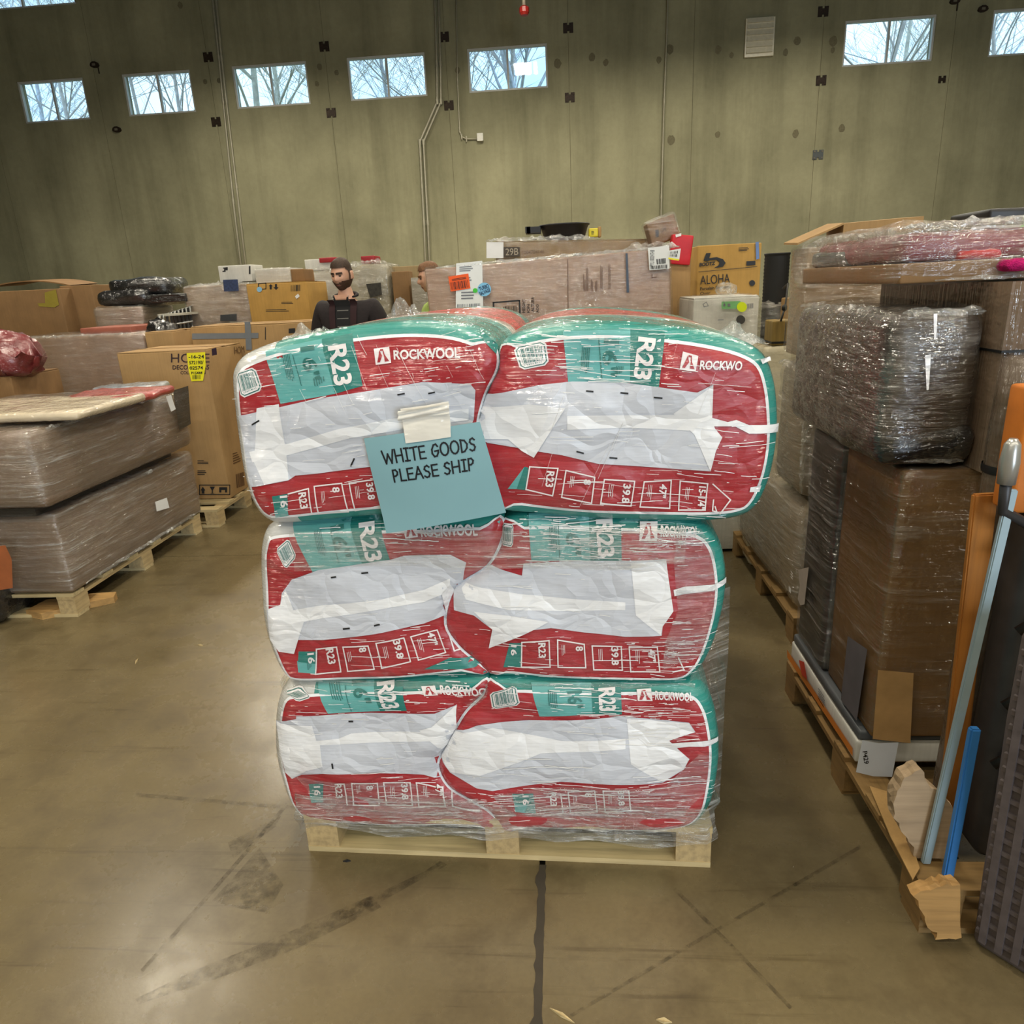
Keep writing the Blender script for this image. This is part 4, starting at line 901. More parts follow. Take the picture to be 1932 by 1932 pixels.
def comic(word, quad, w):
    tot = sum(WID[ch]+.16 for ch in word); x = 0; out = []
    (tlx, tly), (trx, try_), (brx, bry), (blx, bly) = quad
    for ch in word:
        for st in COMIC.get(ch, []):
            px = []
            for a, b in st:
                t = (x+a*WID[ch])/tot; px.append(((blx*(1-t)+brx*t)*(1-b)+(tlx*(1-t)+trx*t)*b, (bly*(1-t)+bry*t)*(1-b)+(tly*(1-t)+try_*t)*b))
            out += stroke(SS, px, w)
        x += WID[ch]+.16
    return out
tag(decal('lettering', SS, comic('WHITE GOODS', [(719, 852), (898, 826), (901, 849), (724, 876)], 3.2)+comic('PLEASE SHIP', [(739, 888), (896, 864), (898, 886), (743, 910)], 3.2), .0012, plain('black_marker', (16, 16, 22), .6, .02), sg), kind='stuff')
tape = decal('tape', SS, [poly(SS, [(754, 772), (800, 766), (845, 758), (850, 800), (851, 824), (810, 830), (766, 836), (760, 800)])], .003, M_TAPE, sg)
vs, fs = [], []
f_ = Plane(SIGNP.o, SU, SV)
for j in range(6):
    for i in range(12):
        a0, b0 = f_.uv(752+96*i/11, 775-14*i/11+18*j/5)
        vs.append(SIGNP.o+SU*a0+SV*b0+SN*(.006+.006*math.sin(j*1.9+i*.35)))
for j in range(5):
    for i in range(11): fs.append((j*12+i, (j+1)*12+i, (j+1)*12+i+1, j*12+i+1))
obj('tape_crease', vs, fs, M_TAPE, sg, True)

# ridges of the clinging film, coloured white to stand in for glints
M_GLINT = plain('film_glint', (236, 236, 236), .12, .02)
def in_poly(x, y, P):
    r = False
    for (x0, y0), (x1, y1) in zip(P, P[1:]+P[:1]):
        if (y0 > y) != (y1 > y) and x < (x1-x0)*(y-y0)/(y1-y0)+x0: r = not r
    return r
def ridges(S, sheets, px0, px1, py0, py1, count, seed, tilt=0.0, lmin=15, lmax=120):
    rnd = random.Random(seed); V = []; Fc = []; clump = [(rnd.uniform(px0, px1), rnd.uniform(py0, py1)) for _ in range(16)]
    for i in range(count):
        cx, cy = rnd.choice(clump)
        x = rnd.gauss(cx, (px1-px0)*.12); y = rnd.gauss(cy, (py1-py0)*.10); L = rnd.uniform(lmin, lmax)*rnd.random()**1.4+4; a = tilt+rnd.gauss(0, .05)
        if any(in_poly(x, y, P) for P in sheets) and rnd.random() > .3: continue
        n = max(2, int(L/9)); pts = [(x+math.cos(a)*L*(k/n-.5), y+math.sin(a)*L*(k/n-.5)+rnd.gauss(0, .25)) for k in range(n+1)]
        uv = [S.front.uv(*p) for p in pts]
        P = np.array(uv)
        if not S.inside(P).all() or S.dist(P).min() < .012: continue
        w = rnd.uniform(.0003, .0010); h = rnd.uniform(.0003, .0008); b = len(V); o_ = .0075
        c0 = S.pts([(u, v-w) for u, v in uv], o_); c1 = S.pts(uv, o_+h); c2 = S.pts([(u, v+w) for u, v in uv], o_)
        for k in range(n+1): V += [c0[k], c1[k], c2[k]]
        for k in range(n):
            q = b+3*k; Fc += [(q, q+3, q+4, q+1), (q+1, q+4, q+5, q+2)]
    o = obj('film_glint_ridges', V, Fc, M_GLINT, sw, True); o['kind'] = 'stuff'
SH = {k: [[tuple(q) for q in p] for p in v] for k, v in SHEETS.items()}
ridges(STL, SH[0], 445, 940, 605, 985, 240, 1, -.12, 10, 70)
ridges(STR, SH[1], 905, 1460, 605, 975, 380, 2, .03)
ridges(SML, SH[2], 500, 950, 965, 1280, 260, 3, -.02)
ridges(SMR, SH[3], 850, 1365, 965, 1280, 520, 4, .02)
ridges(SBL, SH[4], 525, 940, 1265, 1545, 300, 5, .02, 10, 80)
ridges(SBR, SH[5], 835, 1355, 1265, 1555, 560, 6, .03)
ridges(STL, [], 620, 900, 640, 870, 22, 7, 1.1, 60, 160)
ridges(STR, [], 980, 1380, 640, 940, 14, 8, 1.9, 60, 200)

# ------------------------------------------------------------------ cartons and wrapped goods
CB = cardboard('kraft_card', (172, 138, 92)); CB2 = cardboard('kraft_dark', (136, 104, 68)); CB3 = cardboard('kraft_pinkish', (160, 128, 104)); CBW = cardboard('white_card', (206, 204, 196), .06)
M_TAPEB = plain('brown_tape', (150, 116, 72), .25, .05); M_TAPEG = plain('grey_tape', (112, 118, 124), .4, .06); M_LABEL = plain('white_label', (228, 228, 226), .55, .03)
F_LIGHT = film_mat('film_light', .10, streak=(5, 5, 40)); F_MID = film_mat('film_mid', .18, streak=(3, 3, 45), rot=(.25, .25, 0)); F_HEAVY = film_mat('film_heavy', .28, (214, 208, 196), (4, 4, 34), rot=(.3, .2, 0))
def carton(name, label, cat, x0, x1, y0, y1, z0, z1, mat, rotz=0.0, roll=0.0, film=None, r=.008, flaps=True, bulge=.004, amp=.003, group=None, seed=1, fgap=.012, tape=True, famp=.008):
    w, d, h = x1-x0, y1-y0, z1-z0; c = Vector(((x0+x1)/2, (y0+y1)/2, z0))
    R = root(name, label, cat, c, rotz, group)
    vs, fs = placed(rbox(w, d, h, r, 5, bulge, amp, seed), c, rotz, roll); obj('carton_body', vs, fs, mat, R, True)
    M = Matrix.Translation(c) @ Matrix.Rotation(rotz, 4, 'Z') @ Matrix.Rotation(roll, 4, 'Y')
    if flaps:
        for s in (-1, 1):
            y_a, y_b = (-d/2+.004, -.003) if s < 0 else (.003, d/2-.004)
            MB().box(-w/2+.004, w/2-.004, y_a, y_b, h+bulge*.3, h+.005+bulge*.6).xf(M).out('top_flap', mat, R)
        if tape: MB().box(-w/2-.002, w/2+.002, -.025, .025, h+.0055+bulge*.6, h+.0068+bulge*.6).xf(M).out('packing_tape', M_TAPEB, R)
    if film:
        vs, fs = placed(rbox(w+2*fgap, d+2*fgap, h+fgap, r+.02, 9, bulge, famp, seed+5, 9.0), c+Vector((0, 0, .002)), rotz, roll)
        obj('stretch_film', vs, fs, film, R, True)
    return R
def crumple(R, a, b, h=.03, seed=1, mat=None, out=Vector((0, -1, 0)), w=None):
    """bunched film along an edge from a to b"""
    a, b = Vector(a), Vector(b); w = w or h; n = max(8, int((b-a).length/.018)); m = 6; vs = []; fs = []
    for i in range(n+1):
        t = i/n; p = a.lerp(b, t)
        for j in range(m+1):
            s = j/m; ang = math.pi*(s*1.15-.1); nv = noise.noise_vector(p*34+Vector((seed, j*.9, seed*.37)))
            e = (1-abs(2*t-1)**6)
            vs.append(p+out*(math.cos(ang)*w*.8*e)+Vector((0, 0, math.sin(ang)*h*(.55+.75*abs(nv.z))*e))+nv*h*.45)
    for i in range(n):
        for j in range(m): q = i*(m+1)+j; fs.append((q, q+1, q+m+2, q+m+1))
    return obj('film_bunch', vs, fs, mat or M_FILM2, R)
def ink(R, S, shapes, mat=None, name='print', off=.004):
    o = decal(name, S, shapes, off, mat or M_INK, R); o['kind'] = 'stuff'; return o

# --- near left: two wrapped cartons on a pallet
pallet('worn wooden pallet under the two film-wrapped cartons on the left', -3.92, 3.46, 1.2, 1.46, 0, 6, old=False, group='pallets of the left row')
W_BROWN = wrapped('wrapped_brown', (116, 92, 70), .5, .12, .8, (2.5, 2.5, 34)); W_BROWN2 = wrapped('wrapped_brown_pale', (130, 106, 82), .5, .14, .8, (2.5, 2.5, 34))
lowc = carton('wrapped_carton', 'lower film-wrapped brown carton of the near left stack', 'carton', -3.88, -2.71, 3.46, 4.94, .145, .60, W_BROWN, film=F_MID, r=.02, flaps=False, bulge=.008, seed=2, famp=.010)
S_ = rightface(-2.695)
decal('shipping_label', S_, [poly(S_, [(291, 947), (313, 939), (318, 958), (294, 965)])], .006, M_LABEL, lowc)
upc = carton('wrapped_carton', 'upper film-wrapped brown carton of the near left stack with dark end band', 'carton', -3.95, -2.66, 3.36, 4.92, .655, 1.055, W_BROWN, film=F_MID, r=.05, flaps=False, bulge=.02, amp=.012, seed=4, famp=.014)
crumple(upc, (-2.67, 3.5, 1.05), (-2.67, 4.85, 1.05), .022, 3, out=Vector((1, 0, 0)))
crumple(lowc, (-2.70, 3.55, .595), (-2.70, 4.9, .595), .014, 4, out=Vector((1, 0, 0)))
crumple(lowc, (-2.695, 3.55, .165), (-2.695, 4.9, .165), .016, 5, out=Vector((1, 0, 0)))
S_ = rightface(-2.64)
decal('dark_band', S_, [poly(S_, [(323, 737), (352, 728), (357, 800), (335, 812)])], .012, wrapped('wrapped_black', (30, 32, 30), .4, .06), upc)
decal('shipping_label', S_, [poly(S_, [(309, 748), (319, 745), (328, 772), (319, 777)])], .014, M_LABEL, upc)
M_GAP_SHADE = wrapped('dark_gap_shade', (26, 22, 18), .5, .04)  # near-black colour for a slab that fills in the shade of the gap
sp = MB().box(-3.8, -2.78, 3.42, 4.8, .605, .65).out('gap_shade_slab', M_GAP_SHADE); tag(sp, 'dark slab standing in for the shade between the two film-wrapped cartons on the left', 'gap_shade')
# things lying on the upper carton
def lump(name, label, cat, px, py, Y, size, mat, seed, flat=.3, group=None, z0=None):
    c = PY(px, py, Y); sx, sy, sz = size
    if z0 is None: z0 = c.z-sz/2
    vs, fs = placed(rbox(sx, sy, sz, min(sx, sy, sz)*.45, 6, sz*.12, min(size)*.22, seed, 6.0/max(size)), (c.x, Y, z0))
    o = obj(name, vs, fs, mat, None, True); tag(o, label, cat, group); return o
M_REDF = wrapped('red_film', (168, 44, 36), .4, .12, .9, (12, 12, 30)); M_GREYF = wrapped('grey_film', (140, 146, 152), .3, .1, .7, (8, 8, 20)); M_CREAMF = wrapped('cream_film', (206, 190, 162), .5, .15, .8, (5, 5, 10))
lump('red_bundle', 'flat red plastic bundle on top of the upper left wrapped carton', 'bundle', 212, 735, 4.30, (.52, .55, .05), M_REDF, 11, z0=1.078)
lump('grey_sheet', 'flat bluish grey plastic sheet beside the red bundle on the left stack', 'sheet', 245, 712, 4.74, (.42, .26, .045), M_GREYF, 12, z0=1.078)
lump('cream_wrap', 'cream film-covered slab on top of the left wrapped stack', 'slab', 60, 745, 3.88, (.95, .66, .05), M_CREAMF, 13, z0=1.08)
# dark bundle in the near left corner
p = PZ(20, 1160, 0); bb = root('wrapped_bundle', 'black-wrapped bundle with an orange panel at the far left edge', 'bundle', (p.x-.1, p.y-.02, 0))
vs, fs = placed(rbox(.42, .40, .56, .09, 6, .03, .04, 21, 7), (p.x-.14, p.y+.0, 0)); obj('wrapping', vs, fs, wrapped('black_wrap', (20, 18, 16), .3, .06, 1.0, (10, 10, 10)), bb, True)
S_ = front(p.y-.215); decal('orange_panel', S_, [poly(S_, [(-30, 1030), (18, 1025), (30, 1050), (32, 1105), (-30, 1115)])], .03, plain('rust_orange', (150, 84, 46), .6), bb)
# splintered board at the foot of the pallet
q = PZ(110, 1150, 0); sb_ = MB(); rnd = random.Random(4)
pts = [(-.14, -.07), (-.02, -.11), (.09, -.05), (.15, .02), (.27, .10), (.25, .16), (.12, .12), (.04, .09), (-.10, .05)]
n = len(pts); P0 = [Vector((q.x+.02+a, q.y-.02+b, 0)) for a, b in pts]
sb_.add([v+Vector((0, 0, .0)) for v in P0]+[v+Vector((0, 0, .035+rnd.random()*.02)) for v in P0], [tuple(range(n-1, -1, -1)), tuple(range(n, 2*n))]+[(i, (i+1) % n, (i+1) % n+n, i+n) for i in range(n)])
tag(sb_.out('splintered_board', wood('splinter', (190, 150, 92), 0)), 'splintered pale board at the foot of the near left pallet', 'board')

# --- the tall printed carton on its pallet
pallet('clean pine pallet under the tall printed carton', -3.86, 4.99, 1.24, 1.1, 0, 6, group='pallets of the left row')
hx1, hy0 = -2.64, 5.28; hx0 = PY(247, 800, hy0).x; hz1 = PY(402, 660, hy0).z
hb = carton('printed_carton', 'tall brown carton with printed name and yellow label left of the insulation', 'carton', hx0, hx1, hy0, hy0+.62, .142, hz1, CB, bulge=.003, amp=.004, seed=8)
S_ = front(hy0)
ink(hb, S_, in_quad(S_, [(323, 667), (396, 667), (396, 684), (323, 684)], [text01('HOME', .0)])+in_quad(S_, [(326, 689), (395, 688), (395, 697), (326, 697)], [text01('DECORATORS', .015)])+in_quad(S_, [(341, 700), (388, 699), (388, 706), (341, 706)], [text01('COLLECTION', .01)]), plain('purple_ink', (52, 34, 40), .6))
yl = decal('yellow_label', S_, [poly(S_, [(353, 666), (388, 664), (389, 690), (384, 718), (362, 719), (357, 700)])], .008, plain('yellow_paper', (236, 226, 34), .5, .03), hb)
o_ = decal('label_print', S_, in_quad(S_, [(357, 670), (386, 669), (386, 676), (357, 676)], [text01('-16-24', .02)])+in_quad(S_, [(358, 681), (385, 680), (385, 687), (358, 687)], [text01('572190/', .02)])+in_quad(S_, [(359, 691), (384, 690), (384, 697), (359, 697)], [text01('02574', .02)])+in_quad(S_, [(362, 701), (383, 700), (383, 706), (362, 706)], [text01('P15444', .02)])+in_quad(S_, [(364, 707), (381, 707), (381, 715), (364, 715)], bars01(4, 10, 0, 1, 0, 1)), .010, M_INK, yl); o_['kind'] = 'stuff'
ink(hb, S_, in_quad(S_, [(371, 866), (396, 866), (396, 876), (371, 876)], lines01(2, 3))+in_quad(S_, [(371, 884), (396, 884), (396, 897), (371, 897)], lines01(3, 3))+stroke(S_, [(377, 915), (434, 915), (434, 933), (377, 933)], 1.6, True)
    +[poly(S_, [(379, 925), (383, 918), (388, 925)]), poly(S_, [(381, 925), (386, 925), (386, 931), (381, 931)]), poly(S_, [(396, 918), (406, 918), (402, 925), (402, 930), (406, 931), (396, 931), (400, 930), (400, 925)]), poly(S_, [(414, 919), (429, 919), (429, 929), (425, 929), (425, 924), (418, 924), (418, 929), (414, 929)])])
S_ = rightface(hx1)
ink(hb, S_, in_quad(S_, [(441, 655), (464, 652), (465, 665), (442, 668)], [text01('HOME', .0)])+in_quad(S_, [(444, 895), (460, 890), (462, 915), (446, 921)], bars01(5, 9, 0, 1, 0, 1))+in_quad(S_, [(436, 850), (455, 844), (456, 872), (438, 880)], lines01(6, 5)), plain('brown_ink', (96, 66, 36), .7))
S_ = front(hy0); decal('corner_sticker', S_, [poly(S_, [(400, 658), (409, 656), (410, 669), (401, 671)])], .006, plain('purple_sticker', (40, 22, 42), .5), hb)

# --- row behind, left
b6y = 6.15; x0, x1 = PY(22, 650, b6y).x, PY(272, 640, b6y).x; z1 = PY(150, 634, b6y).z
c6 = carton('wrapped_carton', 'long pinkish brown film-wrapped carton behind the near left stack', 'carton', x0, x1, b6y, b6y+.8, .02, z1, wrapped('wrapped_pink_brown', (150, 122, 100), .5, .12, .5, (2, 2, 20)), film=F_LIGHT, r=.03, flaps=False, bulge=.012, seed=6)
crumple(c6, (x0+.03, b6y-.005, z1), (x1-.03, b6y-.005, z1), .02, 7)
crumple(c6, (x0+.02, b6y-.01, z1-.5), (x0+.02, b6y-.01, z1+.02), .03, 8)
x0b, x1b = PY(262, 640, 6.2).x, PY(316, 640, 6.2).x
carton('carton', 'small tan carton at the right end of the long pinkish wrapped carton', 'carton', x1+.03, x1+.28, 6.12, 6.6, .02, PY(290, 627, 6.2).z, CB, seed=3)
lump('red_wrapped_bundle', 'dark red film-wrapped bundle at the left edge', 'bundle', 12, 640, 5.35, (.40, .35, .30), wrapped('dark_red_wrap', (120, 24, 30), .3, .12, 1.0, (10, 10, 12)), 31, z0=1.16)
carton('carton', 'brown carton under the dark red bundle at the left edge', 'carton', PY(-70, 700, 5.2).x, PY(17, 700, 5.2).x, 5.2, 5.75, .02, 1.16, CB2, seed=12)
ylt = 7.4; zt = PY(60, 547, ylt).z
carton('tall_carton', 'tall shadowed brown carton with a yellow corner at the far left', 'carton', PY(-40, 560, ylt).x, PY(114, 560, ylt).x, ylt, ylt+.6, .02, zt, CB2, flaps=False, seed=14)
S_ = front(ylt); R_ = [o for o in bpy.data.objects if o.name == 'tall_carton'][0]
decal('yellow_tape', S_, [poly(S_, [(85, 552), (106, 546), (112, 575), (104, 580), (74, 578), (72, 572), (86, 572)])], .006, plain('mustard_tape', (150, 134, 50), .5), R_)
carton('tall_carton', 'plain dark brown carton right behind the tall carton at the far left', 'carton', PY(116, 560, 7.6).x, PY(176, 560, 7.6).x, 7.6, 8.1, .02, PY(150, 538, 7.6).z, CB2, flaps=False, seed=15)
fl_ = MB(); a = PY(-20, 540, 7.7); b = PY(60, 527, 7.7); c = PY(132, 538, 7.7)
pp = []
for k in range(13):
    t = k/12; pp.append(a*(1-t)**2+b*2*t*(1-t)+c*t*t+Vector((0, 0, .02*math.sin(t*3.1))))
vs = [v for v in pp]+[v+Vector((0, .5, .02)) for v in pp]+[v+Vector((0, 0, -.012)) for v in pp]+[v+Vector((0, .5, .008)) for v in pp]; n = 13
fs = [(i, i+1, n+i+1, n+i) for i in range(n-1)]+[(2*n+i, 3*n+i, 3*n+i+1, 2*n+i+1) for i in range(n-1)]+[(i, 2*n+i, 2*n+i+1, i+1) for i in range(n-1)]
sh_ = obj('bent_cardboard', vs, fs, CB2); tag(sh_, 'bent dark cardboard sheet lying over the far left cartons', 'cardboard')
# black plastic bundle on a wrapped carton
by = 7.0
carton('wrapped_carton', 'film-wrapped brown carton under the black plastic bundle', 'carton', PY(178, 600, by).x, PY(272, 600, by).x, by, by+.6, .02, PY(220, 580, by).z, W_BROWN2, film=F_MID, flaps=False, r=.03, seed=17)
M_BLK = wrapped('black_plastic', (14, 14, 16), .3, .03, .8, (6, 6, 14))
zt = PY(220, 580, by).z
bx = root('black_bundle', 'glossy black plastic bundle piled on a wrapped carton at left', 'bundle', (PY(240, 560, by).x, by+.3, zt))
for (pxa, pxb, pya, pyb, dy, sd) in ((178, 268, 545, 579, .0, 1), (200, 305, 523, 560, .08, 2), (262, 300, 555, 590, .02, 3)):
    A = PY(pxa, pyb, by+dy); B = PY(pxb, pya, by+dy); z0 = max(A.z, zt+.003)
    vs, fs = placed(rbox(B.x-A.x, .5, B.z-z0, .06, 6, .02, .02, sd, 4), ((A.x+B.x)/2, by+dy+.3, z0)); obj('bundle_layer', vs, fs, M_BLK, bx, True)
A = PY(283, 572, by-.05); B = PY(347, 553, by-.05)
vs, fs = placed(rbox(B.x-A.x, .3, B.z-A.z, .01, 2), ((A.x+B.x)/2, by+.12, A.z)); obj('black_slat', vs, fs, M_BLK, bx)
# thin red carton lid
A = PY(146, 632, 6.35); B = PY(240, 616, 6.35)
ln = carton('flat_carton', 'flat red carton behind the long pinkish wrapped carton', 'carton', A.x, B.x, 7.02-.62, 6.94, A.z-.06, B.z, plain('dull_red_card', (150, 84, 66), .6), flaps=False, seed=9)
# stacked folding frames
fr = root('metal_rack', 'stack of grey metal folding frames right of the black bundle', 'metal frames', (PY(325, 650, 6.7).x, 6.7, 0))
M_GREYM = plain('grey_metal', (140, 140, 136), .35, .1, 10, .7)
for i in range(9):
    px = 300+i*7.2; y = 6.55+i*.05; t = PY(px, 596-i*2.2, y); b_ = PY(px+6, 690, y); b_.z = .0
    MB().tube([(b_.x, y, 0), (t.x, y, t.z), (t.x, y+.25, t.z+.02), (b_.x, y+.25, 0)], .011, 6).out('frame_tube', M_GREYM, fr, True)
for k in range(2):
    a, b = PY(296, 618+k*22, 6.53), PY(364, 606+k*22, 6.53); MB().tube([a, b], .008, 6).out('cross_bar', M_GREYM, fr, True)
A = PY(300, 597, 6.62); B = PY(366, 570, 6.95); MB().box(A.x, B.x, 6.6, 7.05, A.z-.0, A.z+.02).out('shelf_top', plain('pale_shelf', (186, 182, 166), .4), fr)
mx = PY(312, 640, 6.45)
lump('black_bag', 'glossy black bag in front of the grey metal frames', 'bag', 308, 633, 6.4, (.22, .2, .26), M_BLK, 44)

# --- row behind, centre left
ty = 6.3
A = PY(365, 655, 5.95); B = PY(600, 611, 5.95)
gt = carton('taped_carton', 'long brown carton crossed with grey tape behind the insulation', 'carton', A.x, B.x, 5.95, 6.45, .02, PY(480, 613, 5.95).z, CB, seed=20)
S_ = front(5.95)
ov = decal('grey_tape', S_, [poly(S_, [(363, 629), (488, 628), (488, 638), (363, 640)])], .006, M_TAPEG, gt); decal('grey_tape', S_, [poly(S_, [(462, 607), (473, 607), (476, 660), (465, 660)])], .0075, M_TAPEG, gt)
ink(gt, S_, [poly(S_, [(545, 620), (557, 619), (557, 628), (545, 629)])]+stroke(S_, [(501, 618), (501, 640)], 1.5))
A = PY(364, 655, 7.0); B = PY(481, 534, 7.0)
wc = carton('wrapped_carton', 'film-wrapped brown carton with a blue label left of the tan carton', 'carton', A.x, B.x-.01, 7.0, 7.6, .02, B.z, wrapped('wrapped_brown3', (146, 122, 94), .5, .14, .7, (4, 4, 22)), film=F_MID, flaps=False, r=.02, seed=22, famp=.012)
crumple(wc, (A.x+.02, 6.99, B.z-.01), (B.x-.03, 6.99, B.z), .035, 11)
crumple(wc, (B.x-.03, 6.98, B.z-.45), (B.x-.03, 6.98, B.z), .03, 12)
S_ = front(6.97); decal('blue_label', S_, [poly(S_, [(422, 528), (450, 527), (452, 549), (424, 550)])], .016, plain('navy_label', (48, 62, 96), .5, .3, 60), wc)
decal('dark_tape', S_, [poly(S_, [(417, 594), (448, 592), (448, 605), (417, 606)])], .016, plain('dark_tape', (60, 62, 64), .4), wc)
A = PY(482, 655, 6.9); B = PY(574, 532, 6.9)
tn = carton('tan_carton', 'tan carton with handling marks and a round blue sticker behind the man', 'carton', A.x, B.x+.02, 6.9, 7.5, .02, B.z, cardboard('tan_card', (182, 142, 74)), seed=23)
S_ = front(6.9)
ink(tn, S_, [poly(S_, [(507, 540), (511, 536), (515, 540), (513, 540), (513, 546), (509, 546), (509, 540)]), poly(S_, [(519, 536), (523, 536), (523, 542), (526, 542), (521, 547), (516, 542), (519, 542)])]+stroke(S_, [(488, 535), (502, 534), (502, 545), (488, 546)], 1.5, True)+in_quad(S_, [(549, 538), (567, 537), (567, 549), (549, 550)], bars01(2, 10, 0, 1, 0, 1))+in_quad(S_, [(528, 568), (568, 567), (568, 573), (528, 574)], lines01(4, 2))+in_quad(S_, [(496, 582), (570, 580), (570, 588), (496, 589)], lines01(7, 2)))
def disc(px, py, rx, n=16): return [(px+rx*math.cos(2*math.pi*i/n), py+rx*math.sin(2*math.pi*i/n)) for i in range(n)]
decal('round_sticker', S_, [poly(S_, disc(490, 546, 5))], .008, plain('blue_sticker', (140, 190, 220), .5), tn)
decal('paper_tag', S_, [poly(S_, [(557, 559), (563, 554), (566, 559), (560, 564)])], .008, M_LABEL, tn)
# film-wrapped clutter on top of these
def small_box(name, label, cat, pxa, pxb, pya, pyb, Y, d, mat, rot=0.0, film=None, z0=None, roll=0.0, group=None):
    A = PY(pxa, pyb, Y); B = PY(pxb, pya, Y); z = A.z if z0 is None else z0
    return carton(name, label, cat, A.x, B.x, Y, Y+d, z, B.z, mat, rot, roll, film, .006, False, .002, .002, group, int(pxa), .006, False, .006)
zt_ = PY(481, 534, 7.0).z+.02
w1 = small_box('white_carton', 'small white carton with a black arrow on the wrapped cartons at left', 'carton', 413, 472, 499, 517, 7.05, .3, CBW, z0=zt_)
S_ = front(7.05); ink(w1, S_, [poly(S_, [(421, 505), (430, 504), (430, 510), (426, 510), (426, 513), (420, 513), (420, 511), (423, 511), (423, 507), (421, 507)])]); decal('dark_edge', S_, [poly(S_, [(470, 502), (473, 502), (473, 517), (470, 517)])], .005, M_INK, w1)
zt2 = PY(574, 532, 6.9).z+.01
small_box('white_carton', 'pale film-covered carton on top of the tan carton', 'carton', 483, 545, 505, 530, 7.02, .4, CBW, film=F_MID, z0=zt2)
small_box('brown_carton', 'small dark brown carton left of the man\'s head', 'carton', 545, 572, 507, 529, 7.05, .3, CB2, z0=zt2)
A = PY(572, 655, 7.7); B = PY(700, 500, 7.7)
carton('wrapped_load', 'film-wrapped load of pale goods behind the man', 'wrapped load', A.x, B.x, 7.7, 8.3, .02, B.z-.04, wrapped('wrapped_pale', (176, 170, 156), .4, .2, .9, (6, 6, 14)), film=F_HEAVY, flaps=False, r=.04, amp=.02, seed=27, famp=.02)
zz = B.z-.02
crumple([o for o in bpy.data.objects if o.name.startswith('wrapped_load') and o.parent is None][0], (A.x+.02, 7.69, B.z-.04), (B.x-.02, 7.69, B.z-.03), .045, 13)
small_box('white_carton', 'pale flat carton with a red end on the wrapped load behind the man', 'carton', 575, 632, 487, 498, 7.8, .3, CBW, z0=zz)
small_box('red_carton', 'small red flat carton above the man\'s left side', 'carton', 602, 632, 485, 489, 7.76, .2, plain('red_card', (150, 26, 36), .5), z0=zz+.07)
A = PY(662, 655, 7.2); B = PY(733, 497, 7.2)
wl_ = carton('wrapped_load', 'film-wrapped crumpled load right of the man', 'wrapped load', A.x, B.x, 7.2, 7.8, .02, B.z, wrapped('wrapped_greenish', (150, 142, 118), .4, .18, 1.0, (7, 7, 9)), film=F_HEAVY, flaps=False, r=.06, amp=.03, seed=28, famp=.03)
crumple(wl_, (A.x+.02, 7.19, B.z-.01), (B.x-.02, 7.19, B.z+.01), .05, 9)
crumple(wl_, (B.x-.03, 7.2, B.z-.3), (B.x-.03, 7.2, B.z), .04, 10)
S_ = front(7.17); decal('dark_patch', S_, [poly(S_, [(692, 536), (720, 533), (722, 556), (700, 562)])], .03, plain('dark_goods', (50, 48, 42), .5, .4, 40), wl_)
small_box('red_carton', 'red and white carton end under film above the man\'s right shoulder', 'carton', 682, 706, 482, 498, 7.3, .25, plain('red_card', (150, 26, 36), .5), z0=B.z+.012)
small_box('tan_carton', 'narrow tan carton at the right of the crumpled wrapped load', 'carton', 738, 786, 501, 660, 7.4, .4, cardboard('tan_card2', (158, 136, 98)), z0=.02)
small_box('tan_carton', 'narrow dark tan carton in front of the narrow tan one', 'carton', 752, 770, 511, 660, 7.15, .2, CB2, z0=.02)
small_box('grey_wrapped_carton', 'grey film-wrapped carton left of the person in the green shirt', 'carton', 786, 806, 523, 660, 6.9, .4, wrapped('wrapped_grey', (140, 134, 120), .4, .2, .9, (5, 5, 20)), z0=.02)

# ------------------------------------------------------------------ centre right of the background
pallet('old pallet under the long labelled carton behind the insulation', -.78, 4.18, 1.56, 1.0, 0, 5, old=True, group='pallets of the middle row')
py_ = 4.2; PA = PY(819, 505, py_); PB = PY(1285, 464, py_)
lc = carton('long_carton', 'long pinkish film-wrapped carton with white and orange labels behind the insulation', 'carton', PA.x, PB.x, py_, py_+.55, .142, (PA.z+PB.z)/2-.005, wrapped('wrapped_pinkish', (164, 130, 108), .55, .07, .4, (2, 2, 26)), roll=-math.atan2(PB.z-PA.z, PB.x-PA.x), film=film_mat('film_thin', .07, streak=(4, 4, 40)), flaps=False, r=.012, bulge=.004, seed=31)
S_ = front(py_-.016)
L_ = decal('shipping_label', S_, [poly(S_, [(861, 497), (910, 492), (912, 588), (860, 590)])], .006, M_LABEL, lc)
o_ = decal('label_print', S_, in_quad(S_, [(864, 500), (902, 497), (902, 512), (864, 514)], lines01(3, 3))+in_quad(S_, [(864, 520), (905, 518), (905, 530), (864, 532)], lines01(4, 2))+in_quad(S_, [(868, 545), (900, 544), (900, 566), (868, 567)], lines01(5, 3))+in_quad(S_, [(863, 574), (908, 572), (908, 580), (863, 582)], bars01(6, 14, 0, 1, 0, 1)), .0075, plain('grey_print', (120, 122, 128), .6), L_); o_['kind'] = 'stuff'
O_ = decal('orange_label', S_, [poly(S_, [(846, 522), (884, 516), (888, 544), (851, 550)])], .009, plain('orange_paper', (240, 92, 28), .5, .03), lc)
o_ = decal('label_print', S_, in_quad(S_, [(850, 533), (884, 528), (886, 542), (853, 547)], bars01(7, 15, 0, 1, 0, 1))+in_quad(S_, [(850, 525), (882, 520), (883, 526), (851, 531)], lines01(2, 2)), .0105, plain('dark_print', (70, 30, 20), .6), O_); o_['kind'] = 'stuff'
T_ = decal('round_sticker', S_, [poly(S_, disc(914, 546, 13))], .009, plain('sky_sticker', (130, 192, 226), .5, .03), lc)
